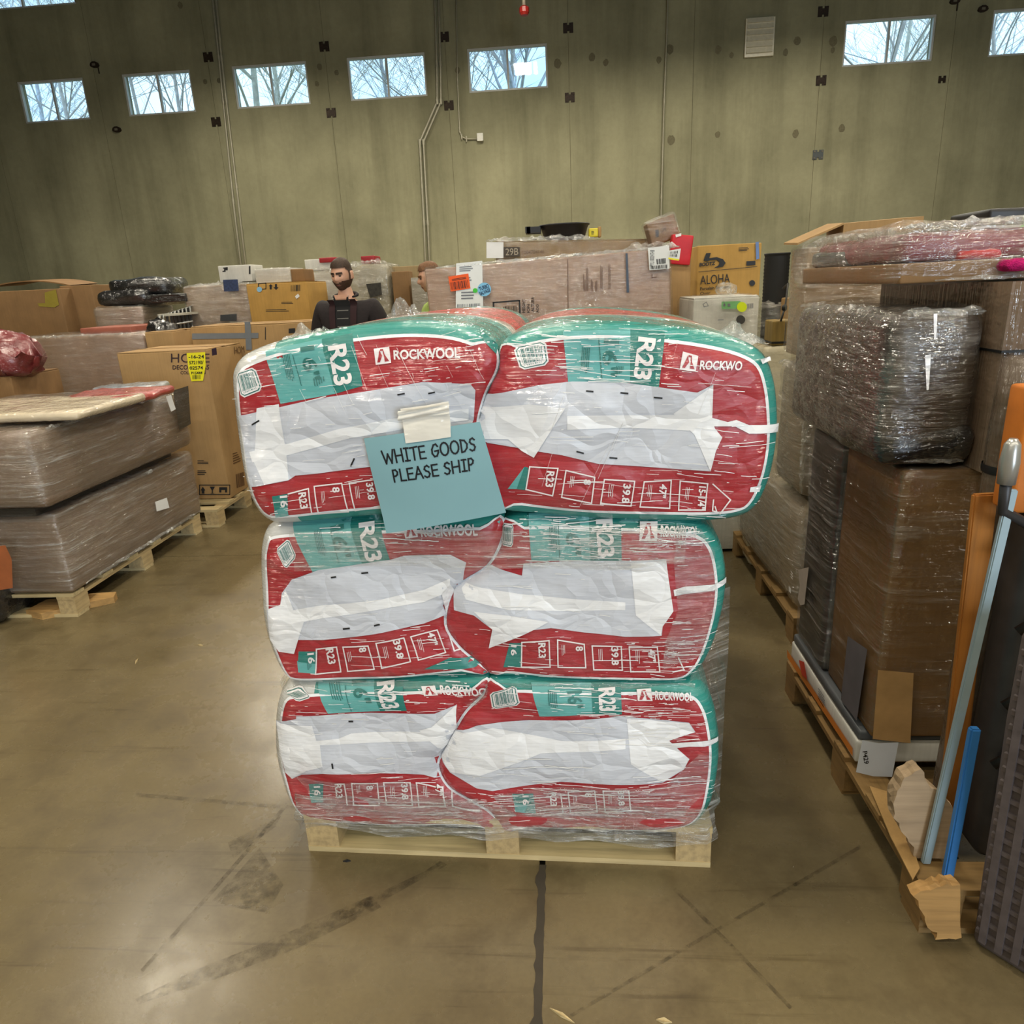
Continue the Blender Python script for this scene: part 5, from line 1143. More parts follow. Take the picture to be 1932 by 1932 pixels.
o_ = decal('sticker_print', S_, in_quad(S_, [(903, 542), (921, 535), (924, 542), (906, 549)], [text01('TURBO', .03)])+in_quad(S_, [(904, 551), (924, 543), (926, 550), (907, 558)], [text01('SALVAGE', .03)]), .0105, plain('navy_ink', (30, 50, 84), .6), T_); o_['kind'] = 'stuff'
decal('green_dot', S_, [poly(S_, disc(897, 548, 4.5))], .0105, plain('green_dot', (70, 196, 60), .5, .03), lc)
ink(lc, S_, stroke(S_, [(932, 590), (931, 571), (980, 567), (981, 590)], 3)+in_quad(S_, [(950, 578), (976, 577), (976, 590), (950, 590)], bars01(9, 9, 0, 1, 0, 1))+in_quad(S_, tq(988, 577, 26, 6, 270), [text01('HEIGHT', .02)])+in_quad(S_, tq(997, 582, 16, 5, 270), [text01('ION', .02)])+in_quad(S_, tq(1005, 574, 28, 6, 270), [text01('ALTURA', .02)])+in_quad(S_, tq(1014, 582, 16, 5, 270), [text01('ADO', .02)]))
ink(lc, S_, sum([in_quad(S_, tq(x, y, L, 5, 270), lines01(i+1, 2, 0, 1, 0, 1)) for i, (x, y, L) in enumerate([(1102, 532, 34), (1107, 527, 44), (1116, 535, 28), (1124, 534, 30), (1134, 520, 50), (1149, 520, 52)])], [])+stroke(S_, [(1071, 490), (1072, 590)], 1.2)+stroke(S_, [(1230, 518), (1230, 524), (1238, 523)], 1.3), plain('faint_ink', (92, 70, 62), .6))
decal('blue_strip', S_, [poly(S_, [(1180, 478), (1184, 478), (1187, 552), (1182, 552)])], .006, plain('slate_tape', (74, 84, 100), .5), lc)
L_ = decal('shipping_label', S_, [poly(S_, [(1222, 468), (1262, 463), (1263, 507), (1225, 510)])], .007, M_LABEL, lc)
o_ = decal('label_print', S_, in_quad(S_, tq(1230, 487, 30, 8, 272), [text01('PYL1002HT43', .0)])+in_quad(S_, [(1226, 502), (1260, 499), (1260, 506), (1227, 508)], bars01(3, 16, 0, 1, 0, 1))+in_quad(S_, [(1238, 489), (1256, 487), (1256, 497), (1239, 499)], bars01(5, 8, 0, 1, 0, 1)), .0085, M_INK, L_); o_['kind'] = 'stuff'
L_ = decal('small_label', S_, [poly(S_, [(1262, 473), (1284, 469), (1281, 491), (1261, 488)])], .010, M_LABEL, lc)
decal('yellow_edge', S_, [poly(S_, [(1261, 486), (1281, 489), (1280, 492), (1260, 489)])], .0115, plain('yellow_paper', (236, 226, 34), .5, .03), L_)
o_ = decal('code_print', S_, in_quad(S_, [(1264, 475), (1279, 473), (1278, 485), (1263, 484)], bars01(8, 7, 0, 1, 0, .45)+bars01(2, 6, 0, 1, .55, 1)), .0115, M_INK, L_); o_['kind'] = 'stuff'

crumple(lc, (PA.x+.01, py_-.012, PA.z-.004), (PB.x-.01, py_-.012, PB.z-.004), .016, 21)
crumple(lc, (PB.x-.30, py_+.05, PB.z-.005), (PB.x-.01, py_+.03, PB.z), .035, 22)
by2 = 5.1; A = PY(917, 455, by2); B = PY(1232, 450, by2)
bc = carton('coded_carton', 'brown carton with a stencilled code behind the long labelled carton', 'carton', A.x, B.x, by2, by2+.6, .06, (A.z+B.z)/2-.01, cardboard('dusty_card', (150, 124, 86)), roll=-math.atan2(B.z-A.z, B.x-A.x), film=F_LIGHT, seed=33, tape=False)
S_ = front(by2-.014)
decal('white_end_label', S_, [poly(S_, [(918, 457), (950, 457), (950, 487), (918, 487)])], .006, M_LABEL, bc)
decal('code_block', S_, [poly(S_, [(950, 466), (981, 466), (981, 484), (950, 484)])], .008, plain('dark_block', (70, 60, 50), .6), bc)
o_ = decal('code_text', S_, in_quad(S_, [(954, 469), (978, 468), (978, 481), (954, 482)], [text01('29B', .0)]), .0095, plain('pale_ink', (170, 158, 136), .6), bc); o_['kind'] = 'stuff'
ink(bc, S_, in_quad(S_, [(986, 473), (1027, 471), (1027, 478), (986, 480)], [text01('1004704146', .0)]), plain('faint_ink', (92, 70, 62), .6), off=.006)
# black pan, yellow cartons
crumple(bc, (A.x, by2-.015, A.z), (A.x+.75, by2-.015, (A.z+B.z)/2), .028, 23)
zc = (A.z+B.z)/2+.018
c = PY(1065, 440, by2+.25); pn = root('black_basin', 'round black plastic basin with a handle lug on top of the coded carton', 'basin', (c.x, by2+.28, zc))
MB().lathe([(0, .0), (.125, .0), (.145, .02), (.165, .085), (.178, .09), (.176, .098), (.158, .092), (.138, .03), (.118, .012), (0, .012)], (c.x, by2+.28, zc), 32).out('bowl', plain('black_plastic_matte', (22, 22, 24), .5), pn, True)
MB().box(c.x-.26, c.x-.165, by2+.20, by2+.25, zc+.05, zc+.09).box(c.x-.26, c.x-.165, by2+.31, by2+.36, zc+.05, zc+.09).box(c.x-.27, c.x-.235, by2+.20, by2+.36, zc+.05, zc+.092).out('handle', plain('black_plastic_matte', (22, 22, 24), .5), pn)
y_ = small_box('yellow_carton', 'small bright yellow carton beside the black basin', 'carton', 1111, 1128, 430, 447, by2+.15, .07, plain('yellow_card', (206, 190, 40), .5), z0=zc)
S_ = front(by2+.15); ink(y_, S_, in_quad(S_, [(1115, 434), (1123, 434), (1123, 443), (1115, 443)], lines01(3, 3)))
small_box('tan_carton', 'tiny tan carton behind the yellow one near the basin', 'carton', 1128, 1134, 427, 446, by2+.2, .07, CB, z0=zc)
# tilted carton and red carton
A = PY(1228, 452, 4.95); B = PY(1282, 410, 4.95)
R_ = carton('tilted_carton', 'tilted brown carton half covered in film above the labels', 'carton', A.x, B.x, 4.88, 5.06, A.z-.02, B.z, CB2, roll=-.30, film=F_MID, flaps=False, seed=41)
S_ = front(4.88); ink(R_, S_, [poly(S_, [(1236, 434), (1243, 433), (1243, 447), (1237, 448)])]+in_quad(S_, [(1246, 432), (1256, 429), (1257, 436), (1247, 439)], [text01('LUMI', .0)]))
R_ = small_box('red_carton', 'bright red carton leaning behind the right end of the long carton', 'carton', 1262, 1303, 442, 500, 4.86-.05, .1, plain('bright_red_card', (198, 22, 38), .5), roll=.12, z0=None)
S_ = front(4.81); decal('paper_tag', S_, [poly(S_, [(1274, 443), (1285, 440), (1285, 445), (1275, 448)])], .006, M_LABEL, R_)
# support under the tilted cartons
carton('carton', 'brown carton standing behind the right end of the long labelled carton', 'carton', PY(1228, 500, 4.85).x, PY(1303, 500, 4.85).x, 4.83, 5.05, .02, PY(1240, 458, 4.9).z-.1, CB, seed=43)

# printed bathtub cartons
ay = 5.6; A = PY(1312, 600, ay); B = PY(1438, 459, ay)
al = carton('bathtub_carton', 'tan carton with large black crescent mark and printed names, right of the long carton', 'carton', A.x, B.x, ay, ay+.5, .02, B.z+.005, cardboard('tan_card', (182, 142, 74)), seed=44, flaps=False)
S_ = front(ay-.005)
cres = [(1327, 492), (1332, 478), (1341, 477), (1338, 487), (1352, 485), (1364, 489), (1369, 496), (1364, 503), (1353, 505), (1346, 506), (1355, 501), (1358, 495), (1352, 490), (1340, 491), (1334, 493)]
ink(al, S_, [poly(S_, cres)]+in_quad(S_, [(1320, 496), (1350, 493), (1349, 500), (1319, 503)], [text01('BOOTZ', .05)])+in_quad(S_, [(1321, 520), (1377, 516), (1377, 534), (1321, 537)], [text01('ALOHA', .0)])+in_quad(S_, [(1321, 542), (1378, 537), (1378, 543), (1321, 548)], [text01('Porcelain Enameled', .02)])+in_quad(S_, [(1321, 551), (1340, 549), (1340, 555), (1321, 557)], [text01('Over', .0)])+stroke(S_, [(1318, 513), (1428, 503)], 1)+in_quad(S_, [(1408, 493), (1425, 492), (1425, 500), (1408, 501)], [rect01(0, 0, 1, 1)])+in_quad(S_, [(1391, 465), (1420, 463), (1420, 473), (1391, 475)], lines01(3, 3))+[poly(S_, disc(1419, 534, 5.5))])
decal('blue_tape', S_, [poly(S_, [(1425, 457), (1431, 456), (1432, 488), (1426, 490)])], .008, plain('blue_tape', (96, 124, 176), .5), al)
A2 = PY(1296, 600, 5.75)
al2 = carton('bathtub_carton', 'tan carton just behind the crescent-marked carton, mostly hidden', 'carton', A2.x, PY(1322, 500, 5.75).x, 6.14, 6.6, .02, PY(1305, 472, 6.14).z, cardboard('tan_card', (182, 142, 74)), seed=45, flaps=False)
S_ = front(6.135); ink(al2, S_, [poly(S_, disc(1302, 502, 6))]+in_quad(S_, [(1299, 525), (1307, 524), (1307, 535), (1299, 536)], [text01('HA', .0)]))
# white carton
A = PY(1306, 640, 4.25); B = PY(1433, 560, 4.25)
pw = carton('white_carton', 'white carton with a green label and a round yellow sticker behind the right bag', 'carton', A.x, B.x, 4.25, 4.75, .02, B.z, CBW, film=F_LIGHT, seed=46, tape=False)
S_ = front(4.235)
decal('green_label', S_, [poly(S_, [(1361, 569), (1397, 568), (1397, 582), (1361, 583)])], .006, plain('pale_green_label', (120, 182, 120), .5), pw)
decal('round_sticker', S_, [poly(S_, disc(1399, 579, 9.5))], .009, plain('lime_sticker', (214, 232, 30), .5, .03), pw)
decal('dark_emblem', S_, [poly(S_, disc(1397, 603, 8.5))], .006, plain('charcoal_ink', (60, 60, 58), .6), pw)
ink(pw, S_, in_quad(S_, [(1408, 573), (1421, 572), (1421, 581), (1408, 582)], bars01(3, 9, 0, 1, 0, 1))+in_quad(S_, [(1352, 601), (1372, 600), (1372, 604), (1352, 605)], lines01(3, 1))+stroke(S_, [(1364, 568), (1368, 576)], 1)+stroke(S_, [(1326, 574), (1332, 570), (1336, 577), (1328, 579)], 1.2, True)+in_quad(S_, [(1364, 572), (1378, 572), (1378, 579), (1364, 579)], [rect01(0, .2, .25, .8), rect01(.6, .1, .95, .9)]), plain('grey_print', (120, 122, 128), .6), off=.0075)
lump('film_knot', 'crumpled knot of clear film on top of the white carton', 'film', 1370, 548, 4.45, (.10, .12, .06), M_FILM2, 47, z0=B.z+.016)
# black corrugated tube
A = PY(1434, 640, 4.5); B = PY(1480, 640, 4.5); r_ = (B.x-A.x)/2; zt = PY(1456, 478, 4.5).z; zb_ = PY(1456, 640, 4.5).z-.1
tb = root('corrugated_tube', 'black corrugated plastic tube standing beside the white carton', 'tube', ((A.x+B.x)/2, 4.5, zb_))
prof = [(0, 0)]; k = 0; nn = 60
for i in range(nn): prof.append((r_*(1 if i % 2 else .955), (zt-zb_)*i/nn))
prof += [(r_*1.02, (zt-zb_)*.985), (r_*1.02, zt-zb_), (r_*.78, zt-zb_), (r_*.78, (zt-zb_)*.9), (0, (zt-zb_)*.9)]
MB().lathe(prof, ((A.x+B.x)/2, 4.5, zb_), 28).out('tube_wall', plain('black_tube', (16, 16, 17), .6), tb, True)
vs, fs = placed(rbox(r_*2.3, r_*2.3, .34, r_*1.0, 6, .01, .02, 3, 12), ((A.x+B.x)/2, 4.5, zb_)); obj('film_sleeve', vs, fs, F_HEAVY, tb, True)
# cream load carrying the tube and the timber
A = PY(1432, 700, 4.2)
tl_ = carton('wrapped_load', 'cream film-wrapped load standing between the stack and the right row', 'wrapped load', .78, 1.5, 4.32, 5.1, .02, zb_-.003, M_CREAMF, film=F_HEAVY, flaps=False, r=.03, amp=.012, seed=48, famp=.02)
A = PY(1453, 652, 4.0); B = PY(1505, 603, 4.0)
carton('wrapped_load', 'low pale film-wrapped load under the strapped timber blocks', 'wrapped load', PY(1438, 700, 3.95).x, 1.6, 3.95, 4.28, .02, A.z-.003, wrapped('pale_crinkled', (196, 186, 156), .35, .25, 1.0, (16, 16, 16)), flaps=False, r=.03, amp=.02, seed=49)
tm = root('timber_blocks', 'pair of brown timber blocks tied with a black strap right of the stack', 'timber', ((A.x+B.x)/2, 4.05, A.z))
xm = (A.x*1.0+B.x)/2
M_TIMB = wood('timber', (140, 116, 58), 2)
for a, b in ((A.x, xm-.002), (xm+.002, B.x)):
    vs, fs = placed(rbox(b-a, .16, B.z-A.z, .008, 2, 0, .002, 3), ((a+b)/2, 4.05, A.z)); obj('block', vs, fs, M_TIMB, tm)
M_STRAP = plain('black_strap', (18, 18, 18), .5)
MB().box(A.x-.003, B.x+.003, 3.966, 4.134, A.z+.012, A.z+.022).out('strap', M_STRAP, tm)
MB().tube([PY(1473, 606, 3.96), PY(1478, 590, 3.98), PY(1482, 575, 4.0), PY(1487, 535, 4.02), PY(1476, 545, 4.3)], .005, 6).out('strap_tail', M_STRAP, tm, True)
MB().lathe([(0, -.02), (.014, -.01), (.014, .01), (0, .02)], PY(1480, 581, 3.99), 8).out('strap_knot', M_STRAP, tm, True)
small_box('brown_carton', 'small brown carton with a ring mark behind the timber blocks', 'carton', 1484, 1508, 562, 602, 4.36-.05, .18, CB, z0=PY(1484, 606, 4.31).z)

# ------------------------------------------------------------------ right row, farther stack
pallet('dark wooden pallet under the farther wrapped stack of the right row', 1.03, 3.04, 1.1, 1.22, 0, 5, old=True, group='pallets of the right row')
W_TAN = wrapped('wrapped_tan', (128, 112, 86), .45, .16, .9, (3, 3, 30))
carton('wrapped_carton', 'tan film-wrapped carton at the foot of the farther right stack', 'carton', 1.04, 2.0, 3.08, 4.2, .143, .66, W_TAN, film=F_MID, r=.06, flaps=False, bulge=.02, amp=.014, seed=51, famp=.02)
pc = carton('wrapped_carton', 'middle tan film-wrapped carton of the farther right stack with glittering end', 'carton', 1.03, 2.0, 3.10, 3.5, .69, 1.26, W_TAN, film=F_HEAVY, r=.05, flaps=False, bulge=.02, amp=.012, seed=52, famp=.022)
crumple(pc, (1.025, 3.12, 1.25), (1.025, 3.48, 1.25), .03, 30, out=Vector((-1, 0, 0)))
crumple(pc, (1.03, 3.095, .72), (1.03, 3.095, 1.24), .03, 31, out=Vector((-.7, -.7, 0)))
oc = carton('open_carton', 'open brown carton with raised lid on the farther right stack', 'carton', 1.04, 1.62, 3.26, 3.48, 1.29, 1.74, wrapped('wrapped_brown4', (150, 124, 90), .5, .12, .6, (4, 4, 24)), film=F_LIGHT, flaps=False, seed=53)
LA, LB, LC = PY(1505, 462, 3.3), PY(1592, 424, 3.3), PY(1742, 420, 3.3)
def slab_q(name, a, b, depth, t, mat, parent=None):
    d = Vector((0, depth, .01)); n = Vector((0, 0, t))
    return obj(name, [a, b, b+d, a+d, a+n, b+n, b+d+n, a+d+n], [(0, 3, 2, 1), (4, 5, 6, 7), (0, 1, 5, 4), (1, 2, 6, 5), (2, 3, 7, 6), (3, 0, 4, 7)], mat, parent)
slab_q('lid_flap', LA, LB, .2, .008, CB, oc); slab_q('lid_panel', LB-Vector((0, 0, .05)), LC-Vector((0, 0, .03)), .2, .055, CB, oc)
MB().add([LC, LC+Vector((0, .2, 0)), LC+Vector((.05, .2, -.06)), LC+Vector((.05, 0, -.06))], [(0, 1, 2, 3), (3, 2, 1, 0)]).out('lid_corner', CB, oc)
small_box('timber_offcut', 'short brown timber block lying behind the right edge of the insulation', 'timber', 1372, 1404, 972, 1000, 4.30, .12, M_TIMB, z0=.16)
small_box('timber_offcut', 'dark timber block under the short one behind the insulation', 'timber', 1378, 1400, 1000, 1038, 4.31, .1, M_OLDWOOD, z0=.002)

# ------------------------------------------------------------------ right row, near stack
pallet('splintered wooden pallet under the near right stack', .885, 1.50, 1.1, 1.16, 0, 5, old=True, group='pallets of the right row')
wf = carton('flat_white_carton', 'flat white carton with an orange base edge on the near right pallet', 'carton', .90, 1.7, 2.0, 2.67, .145, .225, CBW, flaps=False, seed=61)
S_ = leftface(.898)
decal('orange_edge', S_, [poly(S_, [(1487, 1240), (1487, 1226), (1611, 1412), (1611, 1427)])], .004, plain('orange_edge', (204, 120, 40), .5), wf)
decal('red_sticker', S_, [poly(S_, [(1510, 1245), (1520, 1249), (1526, 1282), (1516, 1274)])], .006, plain('red_sticker', (204, 62, 40), .5), wf)
ink(wf, S_, in_quad(S_, [(1545, 1290), (1560, 1312), (1560, 1345), (1545, 1320)], lines01(5, 5)), plain('grey_print', (120, 122, 128), .6))
dk = carton('flat_grey_carton', 'thin dark grey carton lying on the flat white carton', 'carton', .905, 1.7, 2.0, 2.66, .226, .262, plain('slate_card', (78, 82, 86), .5), flaps=False, seed=62)
bk = carton('black_carton', 'black carton with pale figure at the far end of the near right stack', 'carton', .915, 1.7, 2.36, 2.65, .264, 1.10, plain('black_card', (26, 24, 24), .45), film=F_MID, flaps=False, seed=63)
S_ = leftface(.90)
decal('pale_figure', S_, [poly(S_, [(1510, 1075), (1530, 1070), (1524, 1120), (1522, 1140), (1514, 1142), (1509, 1130), (1513, 1105)])], .008, plain('pale_print', (176, 168, 158), .5), bk)
ink(bk, S_, in_quad(S_, [(1495, 1070), (1502, 1080), (1502, 1100), (1495, 1090)], lines01(3, 3))+in_quad(S_, [(1492, 1105), (1496, 1110), (1496, 1120), (1492, 1115)], [rect01(0, 0, 1, 1)]), M_LABEL, off=.008)
bcn = carton('tall_brown_carton', 'tall brown carton with grey tape, corner towards the aisle, near right', 'carton', .925, 1.62, 1.965, 2.35, .264, 1.115, cardboard('shade_card', (122, 90, 50)), film=film_mat('film_thin2', .08, streak=(3, 3, 26), rot=(.6, .3, 0)), flaps=False, bulge=.004, amp=.004, seed=64, fgap=.008)
S_ = leftface(.912); decal('slate_tape', S_, [poly(S_, [(1603, 1200), (1640, 1225), (1620, 1360), (1590, 1320)])], .006, plain('slate_tape2', (92, 90, 96), .5), bcn)
S_ = front(1.95)
decal('packing_tape', S_, [poly(S_, [(1655, 1262), (1722, 1268), (1716, 1400), (1645, 1392)])], .006, plain('clear_brown_tape', (176, 142, 96), .2), bcn)
pp_ = decal('paper_tag', S_, [poly(S_, [(1624, 1392), (1655, 1398), (1692, 1396), (1680, 1461), (1645, 1460), (1612, 1452)])], .012, plain('blue_white_paper', (206, 214, 226), .6, .03), bcn)
o_ = decal('tag_print', S_, in_quad(S_, tq(1630, 1424, 24, 9, 82), [text01('P429', .02)]), .0135, M_INK, pp_); o_['kind'] = 'stuff'
# wrapped appliance and the flat load on top
ap = carton('wrapped_appliance', 'dark film-wrapped appliance overhanging the tall brown carton at right', 'appliance', .845, 1.085, 1.955, 2.75, 1.128, 1.535, wrapped('wrapped_dark_brown', (50, 38, 30), .45, .06, .9, (4, 4, 24)), film=film_mat('film_diag', .11, (206, 198, 186), (3, 3, 30), .9, rot=(.7, .2, 0)), flaps=False, r=.045, bulge=.012, amp=.012, seed=65, famp=.012)
crumple(ap, (.87, 1.96, 1.53), (1.07, 1.95, 1.53), .02, 24)
crumple(ap, (.85, 2.0, 1.53), (.85, 2.7, 1.53), .02, 25, out=Vector((-1, 0, 0)))
crumple(ap, (.86, 1.97, 1.15), (1.07, 1.95, 1.14), .014, 26)
vs, fs = placed(rbox(.25, .5, .12, .04, 5, .01, .012, 4, 8), (.972, 2.20, 1.128)); obj('black_base', vs, fs, M_BLK, ap, True)
S_ = front(1.935)
decal('reflective_strip', S_, [poly(S_, [(1741, 670), (1752, 668), (1748, 734), (1744, 735)]), poly(S_, [(1757, 592), (1764, 591), (1762, 640), (1758, 640)])], .012, M_FOLD, ap)
br_ = root('fluted_load', 'brown fluted film-wrapped load right of the dark appliance', 'wrapped load', (1.40, 2.3, 1.118))
mb = MB(); n_ = 26
outl = []
for i in range(n_*2): outl.append((1.10+.6*i/(n_*2-1), 1.905+(.008 if i % 2 else 0)))
top = [(x, y, 1.60) for x, y in outl]+[(1.70, 2.65, 1.60), (1.10, 2.65, 1.60)]; bot = [(x, y, 1.118) for x, y, z in top]; k = len(top)
mb.add(bot+top, [tuple(range(k-1, -1, -1)), tuple(range(k, 2*k))]+[(i, (i+1) % k, (i+1) % k+k, i+k) for i in range(k)]); mb.out('load_body', wrapped('wrapped_fluted', (122, 100, 80), .5, .1, .5, (30, 30, 2)), br_)
MB().box(1.096, 1.704, 1.899, 2.654, 1.43, 1.436).out('band', M_STRAP, br_)
S_ = front(1.90)
# flat load on top
fl2 = root('flat_wrapped_load', 'flat red and cream film-wrapped load on top of the near right stack', 'wrapped load', (1.3, 2.35, 1.605))
vs, fs = placed(rbox(.98, .78, .05, .005, 6, .002, .003, 5, 5), (1.36, 2.38, 1.605)); obj('carton_base', vs, fs, CB2, fl2, True)
vs, fs = placed(rbox(.50, .66, .075, .03, 6, .01, .012, 6, 5), (1.14, 2.36, 1.655)); obj('red_goods', vs, fs, wrapped('wrapped_wine', (132, 24, 44), .4, .14, .8, (3, 3, 40)), fl2, True)
vs, fs = placed(rbox(.10, .3, .05, .015, 4, .004, .004, 7, 5), (.925, 2.55, 1.655)); obj('grey_end', vs, fs, wrapped('wrapped_slate', (66, 66, 68), .4, .12), fl2, True)
vs, fs = placed(rbox(.55, .66, .055, .02, 6, .01, .012, 8, 5), (1.60, 2.38, 1.655)); obj('cream_goods', vs, fs, M_CREAMF, fl2, True)
vs, fs = placed(rbox(.95, .7, .04, .03, 8, .01, .022, 9, 9), (1.36, 2.38, 1.715)); obj('film_top', vs, fs, film_mat('film_top', .36, (226, 212, 190), (4, 4, 10), 1.0), fl2, True)
vs, fs = placed(rbox(1.06, .8, .15, .04, 8, .006, .016, 10, 8), (1.36, 2.38, 1.600)); obj('stretch_film', vs, fs, F_MID, fl2, True)
for i, (pa, pb, pc2, pd, Y, lab, m_) in enumerate([(1790, 1870, 470, 492, 2.06, 'red plastic strips on the flat wrapped load at right', plain('strip_red', (186, 30, 30), .3)), (1885, 1945, 488, 512, 1.98, 'magenta plush item on the flat wrapped load at right', plain('magenta_plush', (196, 22, 110), .9, .3, 80, 0, .3, 1.0))]):
    A, B = PY(pa, pd, Y), PY(pb, pc2, Y)
    lump('soft_item', lab, 'soft item', (pa+pb)/2, (pc2+pd)/2, Y, (B.x-A.x, .10, B.z-A.z), m_, 70+i, z0=A.z)
A, B = PY(1830, 438, 2.6), PY(1960, 416, 2.6)
zt3 = 1.77
R_ = carton('flat_black_carton', 'flat black and white carton on top of the right load at the frame edge', 'carton', A.x, A.x+.5, 2.5, 2.74, zt3, max(B.z, zt3+.035), plain('black_card', (26, 24, 24), .45), flaps=False, seed=73)
S_ = front(2.5); decal('white_band', S_, [poly(S_, [(1832, 428), (1960, 422), (1960, 432), (1832, 437)])], .004, M_LABEL, R_)
decal('green_dot', S_, [poly(S_, disc(1928, 433, 8))], .006, plain('lime_dot', (140, 210, 40), .5), R_)
crumple(fl2, (.87, 2.0, 1.74), (1.85, 1.98, 1.745), .022, 27)
crumple(fl2, (.86, 2.02, 1.73), (.86, 2.7, 1.73), .02, 28, out=Vector((-1, 0, 0)))
crumple(fl2, (.95, 1.975, 1.61), (1.85, 1.975, 1.61), .012, 29)
# standing and leaning goods
rl = root('carpet_roll', 'tall dark brown film-wrapped roll standing at the near right corner', 'roll', (1.105, 1.80, .143))
MB().lathe([(0, 0), (.06, 0)]+[(.06*(1+.03*math.sin(i*1.7)), i*.09) for i in range(1, 14)]+[(.058, 1.285), (.03, 1.29), (0, 1.29)], (1.105, 1.80, .143), 20).out('roll_body', wrapped('wrapped_roll', (84, 66, 46), .5, .12, .8, (30, 30, 6)), rl, True)
MB().lathe([(.0635, -.01), (.065, 0), (.0635, .01)], (1.105, 1.80, 1.16), 20).out('tie_band', M_STRAP, rl, True)
def bar(name, label, cat, a, b, w, t, mat, parts='board'):
    a, b = Vector(a), Vector(b); d = (b-a).normalized(); s = Vector((1, 0, 0)); s = (s-d*s.dot(d)).normalized(); n = d.cross(s)
    vs = []; 
    for p in (a, b):
        for i, j in ((-1, -1), (1, -1), (1, 1), (-1, 1)): vs.append(p+s*(i*w/2)+n*(j*t/2))
    o = obj(name, vs, [(0, 1, 2, 3), (7, 6, 5, 4), (0, 4, 5, 1), (1, 5, 6, 2), (2, 6, 7, 3), (3, 7, 4, 0)], mat); bm = bmesh.new(); bm.from_mesh(o.data); bmesh.ops.recalc_face_normals(bm, faces=bm.faces); bmesh.ops.bevel(bm, geom=bm.edges[:], offset=min(w, t)*.2, segments=2, affect='EDGES'); bm.to_mesh(o.data); bm.free()
    tag(o, label, cat); return o
bar('orange_board', 'orange-brown board standing at the right in front of the carton', 'board', (1.035, 1.70, .145), (1.005, 1.72, 1.12), .055, .018, wood('orange_wood', (176, 112, 40), 2))
bar('pale_blue_bar', 'pale blue metal bar leaning at the right edge', 'bar', (.925, 1.585, .145), (.992, 1.60, 1.165), .022, .014, plain('pale_blue_metal', (150, 170, 178), .35, .08, 10, .3))
bar('blue_rod', 'short bright blue rod beside the leaning pale blue bar', 'rod', (.958, 1.54, .145), (.972, 1.555, .58), .024, .02, plain('bright_blue', (50, 112, 176), .35, .06))
mc = root('grey_machine', 'dark grey machine with silver fittings behind the leaning bars', 'machine', (1.17, 1.66, .143))
M_DGREY = plain('dark_grey_metal', (64, 64, 66), .45, .15, 20, .4)
vs, fs = placed(rbox(.24, .13, .95, .03, 4, .004, .004, 3), (1.18, 1.66, .143)); obj('housing', vs, fs, M_DGREY, mc, True)
for k, (z, w) in enumerate(((.98, .2), (.82, .2), (.62, .22), (.45, .2))):
    MB().tube([(1.05, 1.585, z), (1.1, 1.575, z+.05), (1.2, 1.575, z-.02), (1.3, 1.585, z+.03)], .012, 8).out('hose', M_STRAP, mc, True)
c = PY(1905, 872, 1.57); MB().lathe([(0, -.05), (.018, -.048), (.02, 0), (.016, .04), (.008, .052), (0, .052)], c, 14).out('silver_fitting', plain('silver', (176, 176, 172), .3, .05, 10, .6), mc, True)
MB().tube([c-Vector((0, 0, .05)), (c.x+.02, 1.6, c.z-.12), (1.12, 1.6, c.z-.2)], .012, 8).out('fitting_pipe', M_DGREY, mc, True)
og = carton('orange_carton', 'orange carton on top of the grey machine at the frame edge', 'carton', 1.01, 1.25, 1.72-.10, 1.70, 1.10, 1.385, plain('orange_card', (196, 112, 34), .6), flaps=False, seed=75)
# torn board chunk, loose cardboard
def chunk(name, label, cat, pxs, Y, d, mat, seed, rnd_amp=.012, zmin=.145):
    rnd = random.Random(seed); pts = [PY(a, b, Y) for a, b in pxs]; fine = []
    for i in range(len(pts)):
        a, b = pts[i], pts[(i+1) % len(pts)]
        for k in range(4): fine.append(a.lerp(b, k/4)+Vector((rnd.uniform(-1, 1), 0, rnd.uniform(-1, 1)))*rnd_amp*.3)
    cx = sum((p for p in fine), Vector())/len(fine); n = len(fine); vs = []; fs = []
    layers = [(-.0, .9), (-.012, 1.0), (.3, 1.0), (.6, .98), (1.0, .95)]
    for dy, sc in layers:
        for p in fine: vs.append(Vector((cx.x+(p.x-cx.x)*sc+rnd.uniform(-1, 1)*.002, Y+dy*d, cx.z+(p.z-cx.z)*sc+rnd.uniform(-1, 1)*.002)))
    for j in range(len(layers)-1):
        for i in range(n): fs.append((j*n+i, j*n+(i+1) % n, (j+1)*n+(i+1) % n, (j+1)*n+i))
    fs += [tuple(range(n))[::-1], tuple((len(layers)-1)*n+i for i in range(n))]
    mz = min(v.z for v in vs); 
    if mz < zmin: vs = [Vector((v.x, v.y, max(v.z, zmin))) for v in vs]
    o = obj(name, vs, [tuple(reversed(f)) for f in fs], mat); tag(o, label, cat); return o
chunk('torn_board', 'torn grey-beige fibreboard chunk standing on the near right pallet', 'fibreboard', [(1690, 1500), (1705, 1468), (1738, 1452), (1750, 1480), (1778, 1502), (1798, 1520), (1802, 1600), (1806, 1640), (1760, 1655), (1730, 1650), (1722, 1600), (1696, 1560), (1685, 1535)], 1.60, .05, wood('fibreboard', (176, 152, 122), 0), 81)
chunk('splintered_end', 'splintered yellowish board end at the near corner of the right pallet', 'board', [(1725, 1690), (1765, 1672), (1812, 1668), (1814, 1770), (1770, 1772), (1748, 1740)], 1.462, .036, wood('splinter2', (180, 140, 84), 0), 82, .02, .0)
cs = [PZ(a, b, .147) for a, b in [(1640, 1485), (1690, 1500), (1735, 1640), (1722, 1662), (1680, 1580)]]
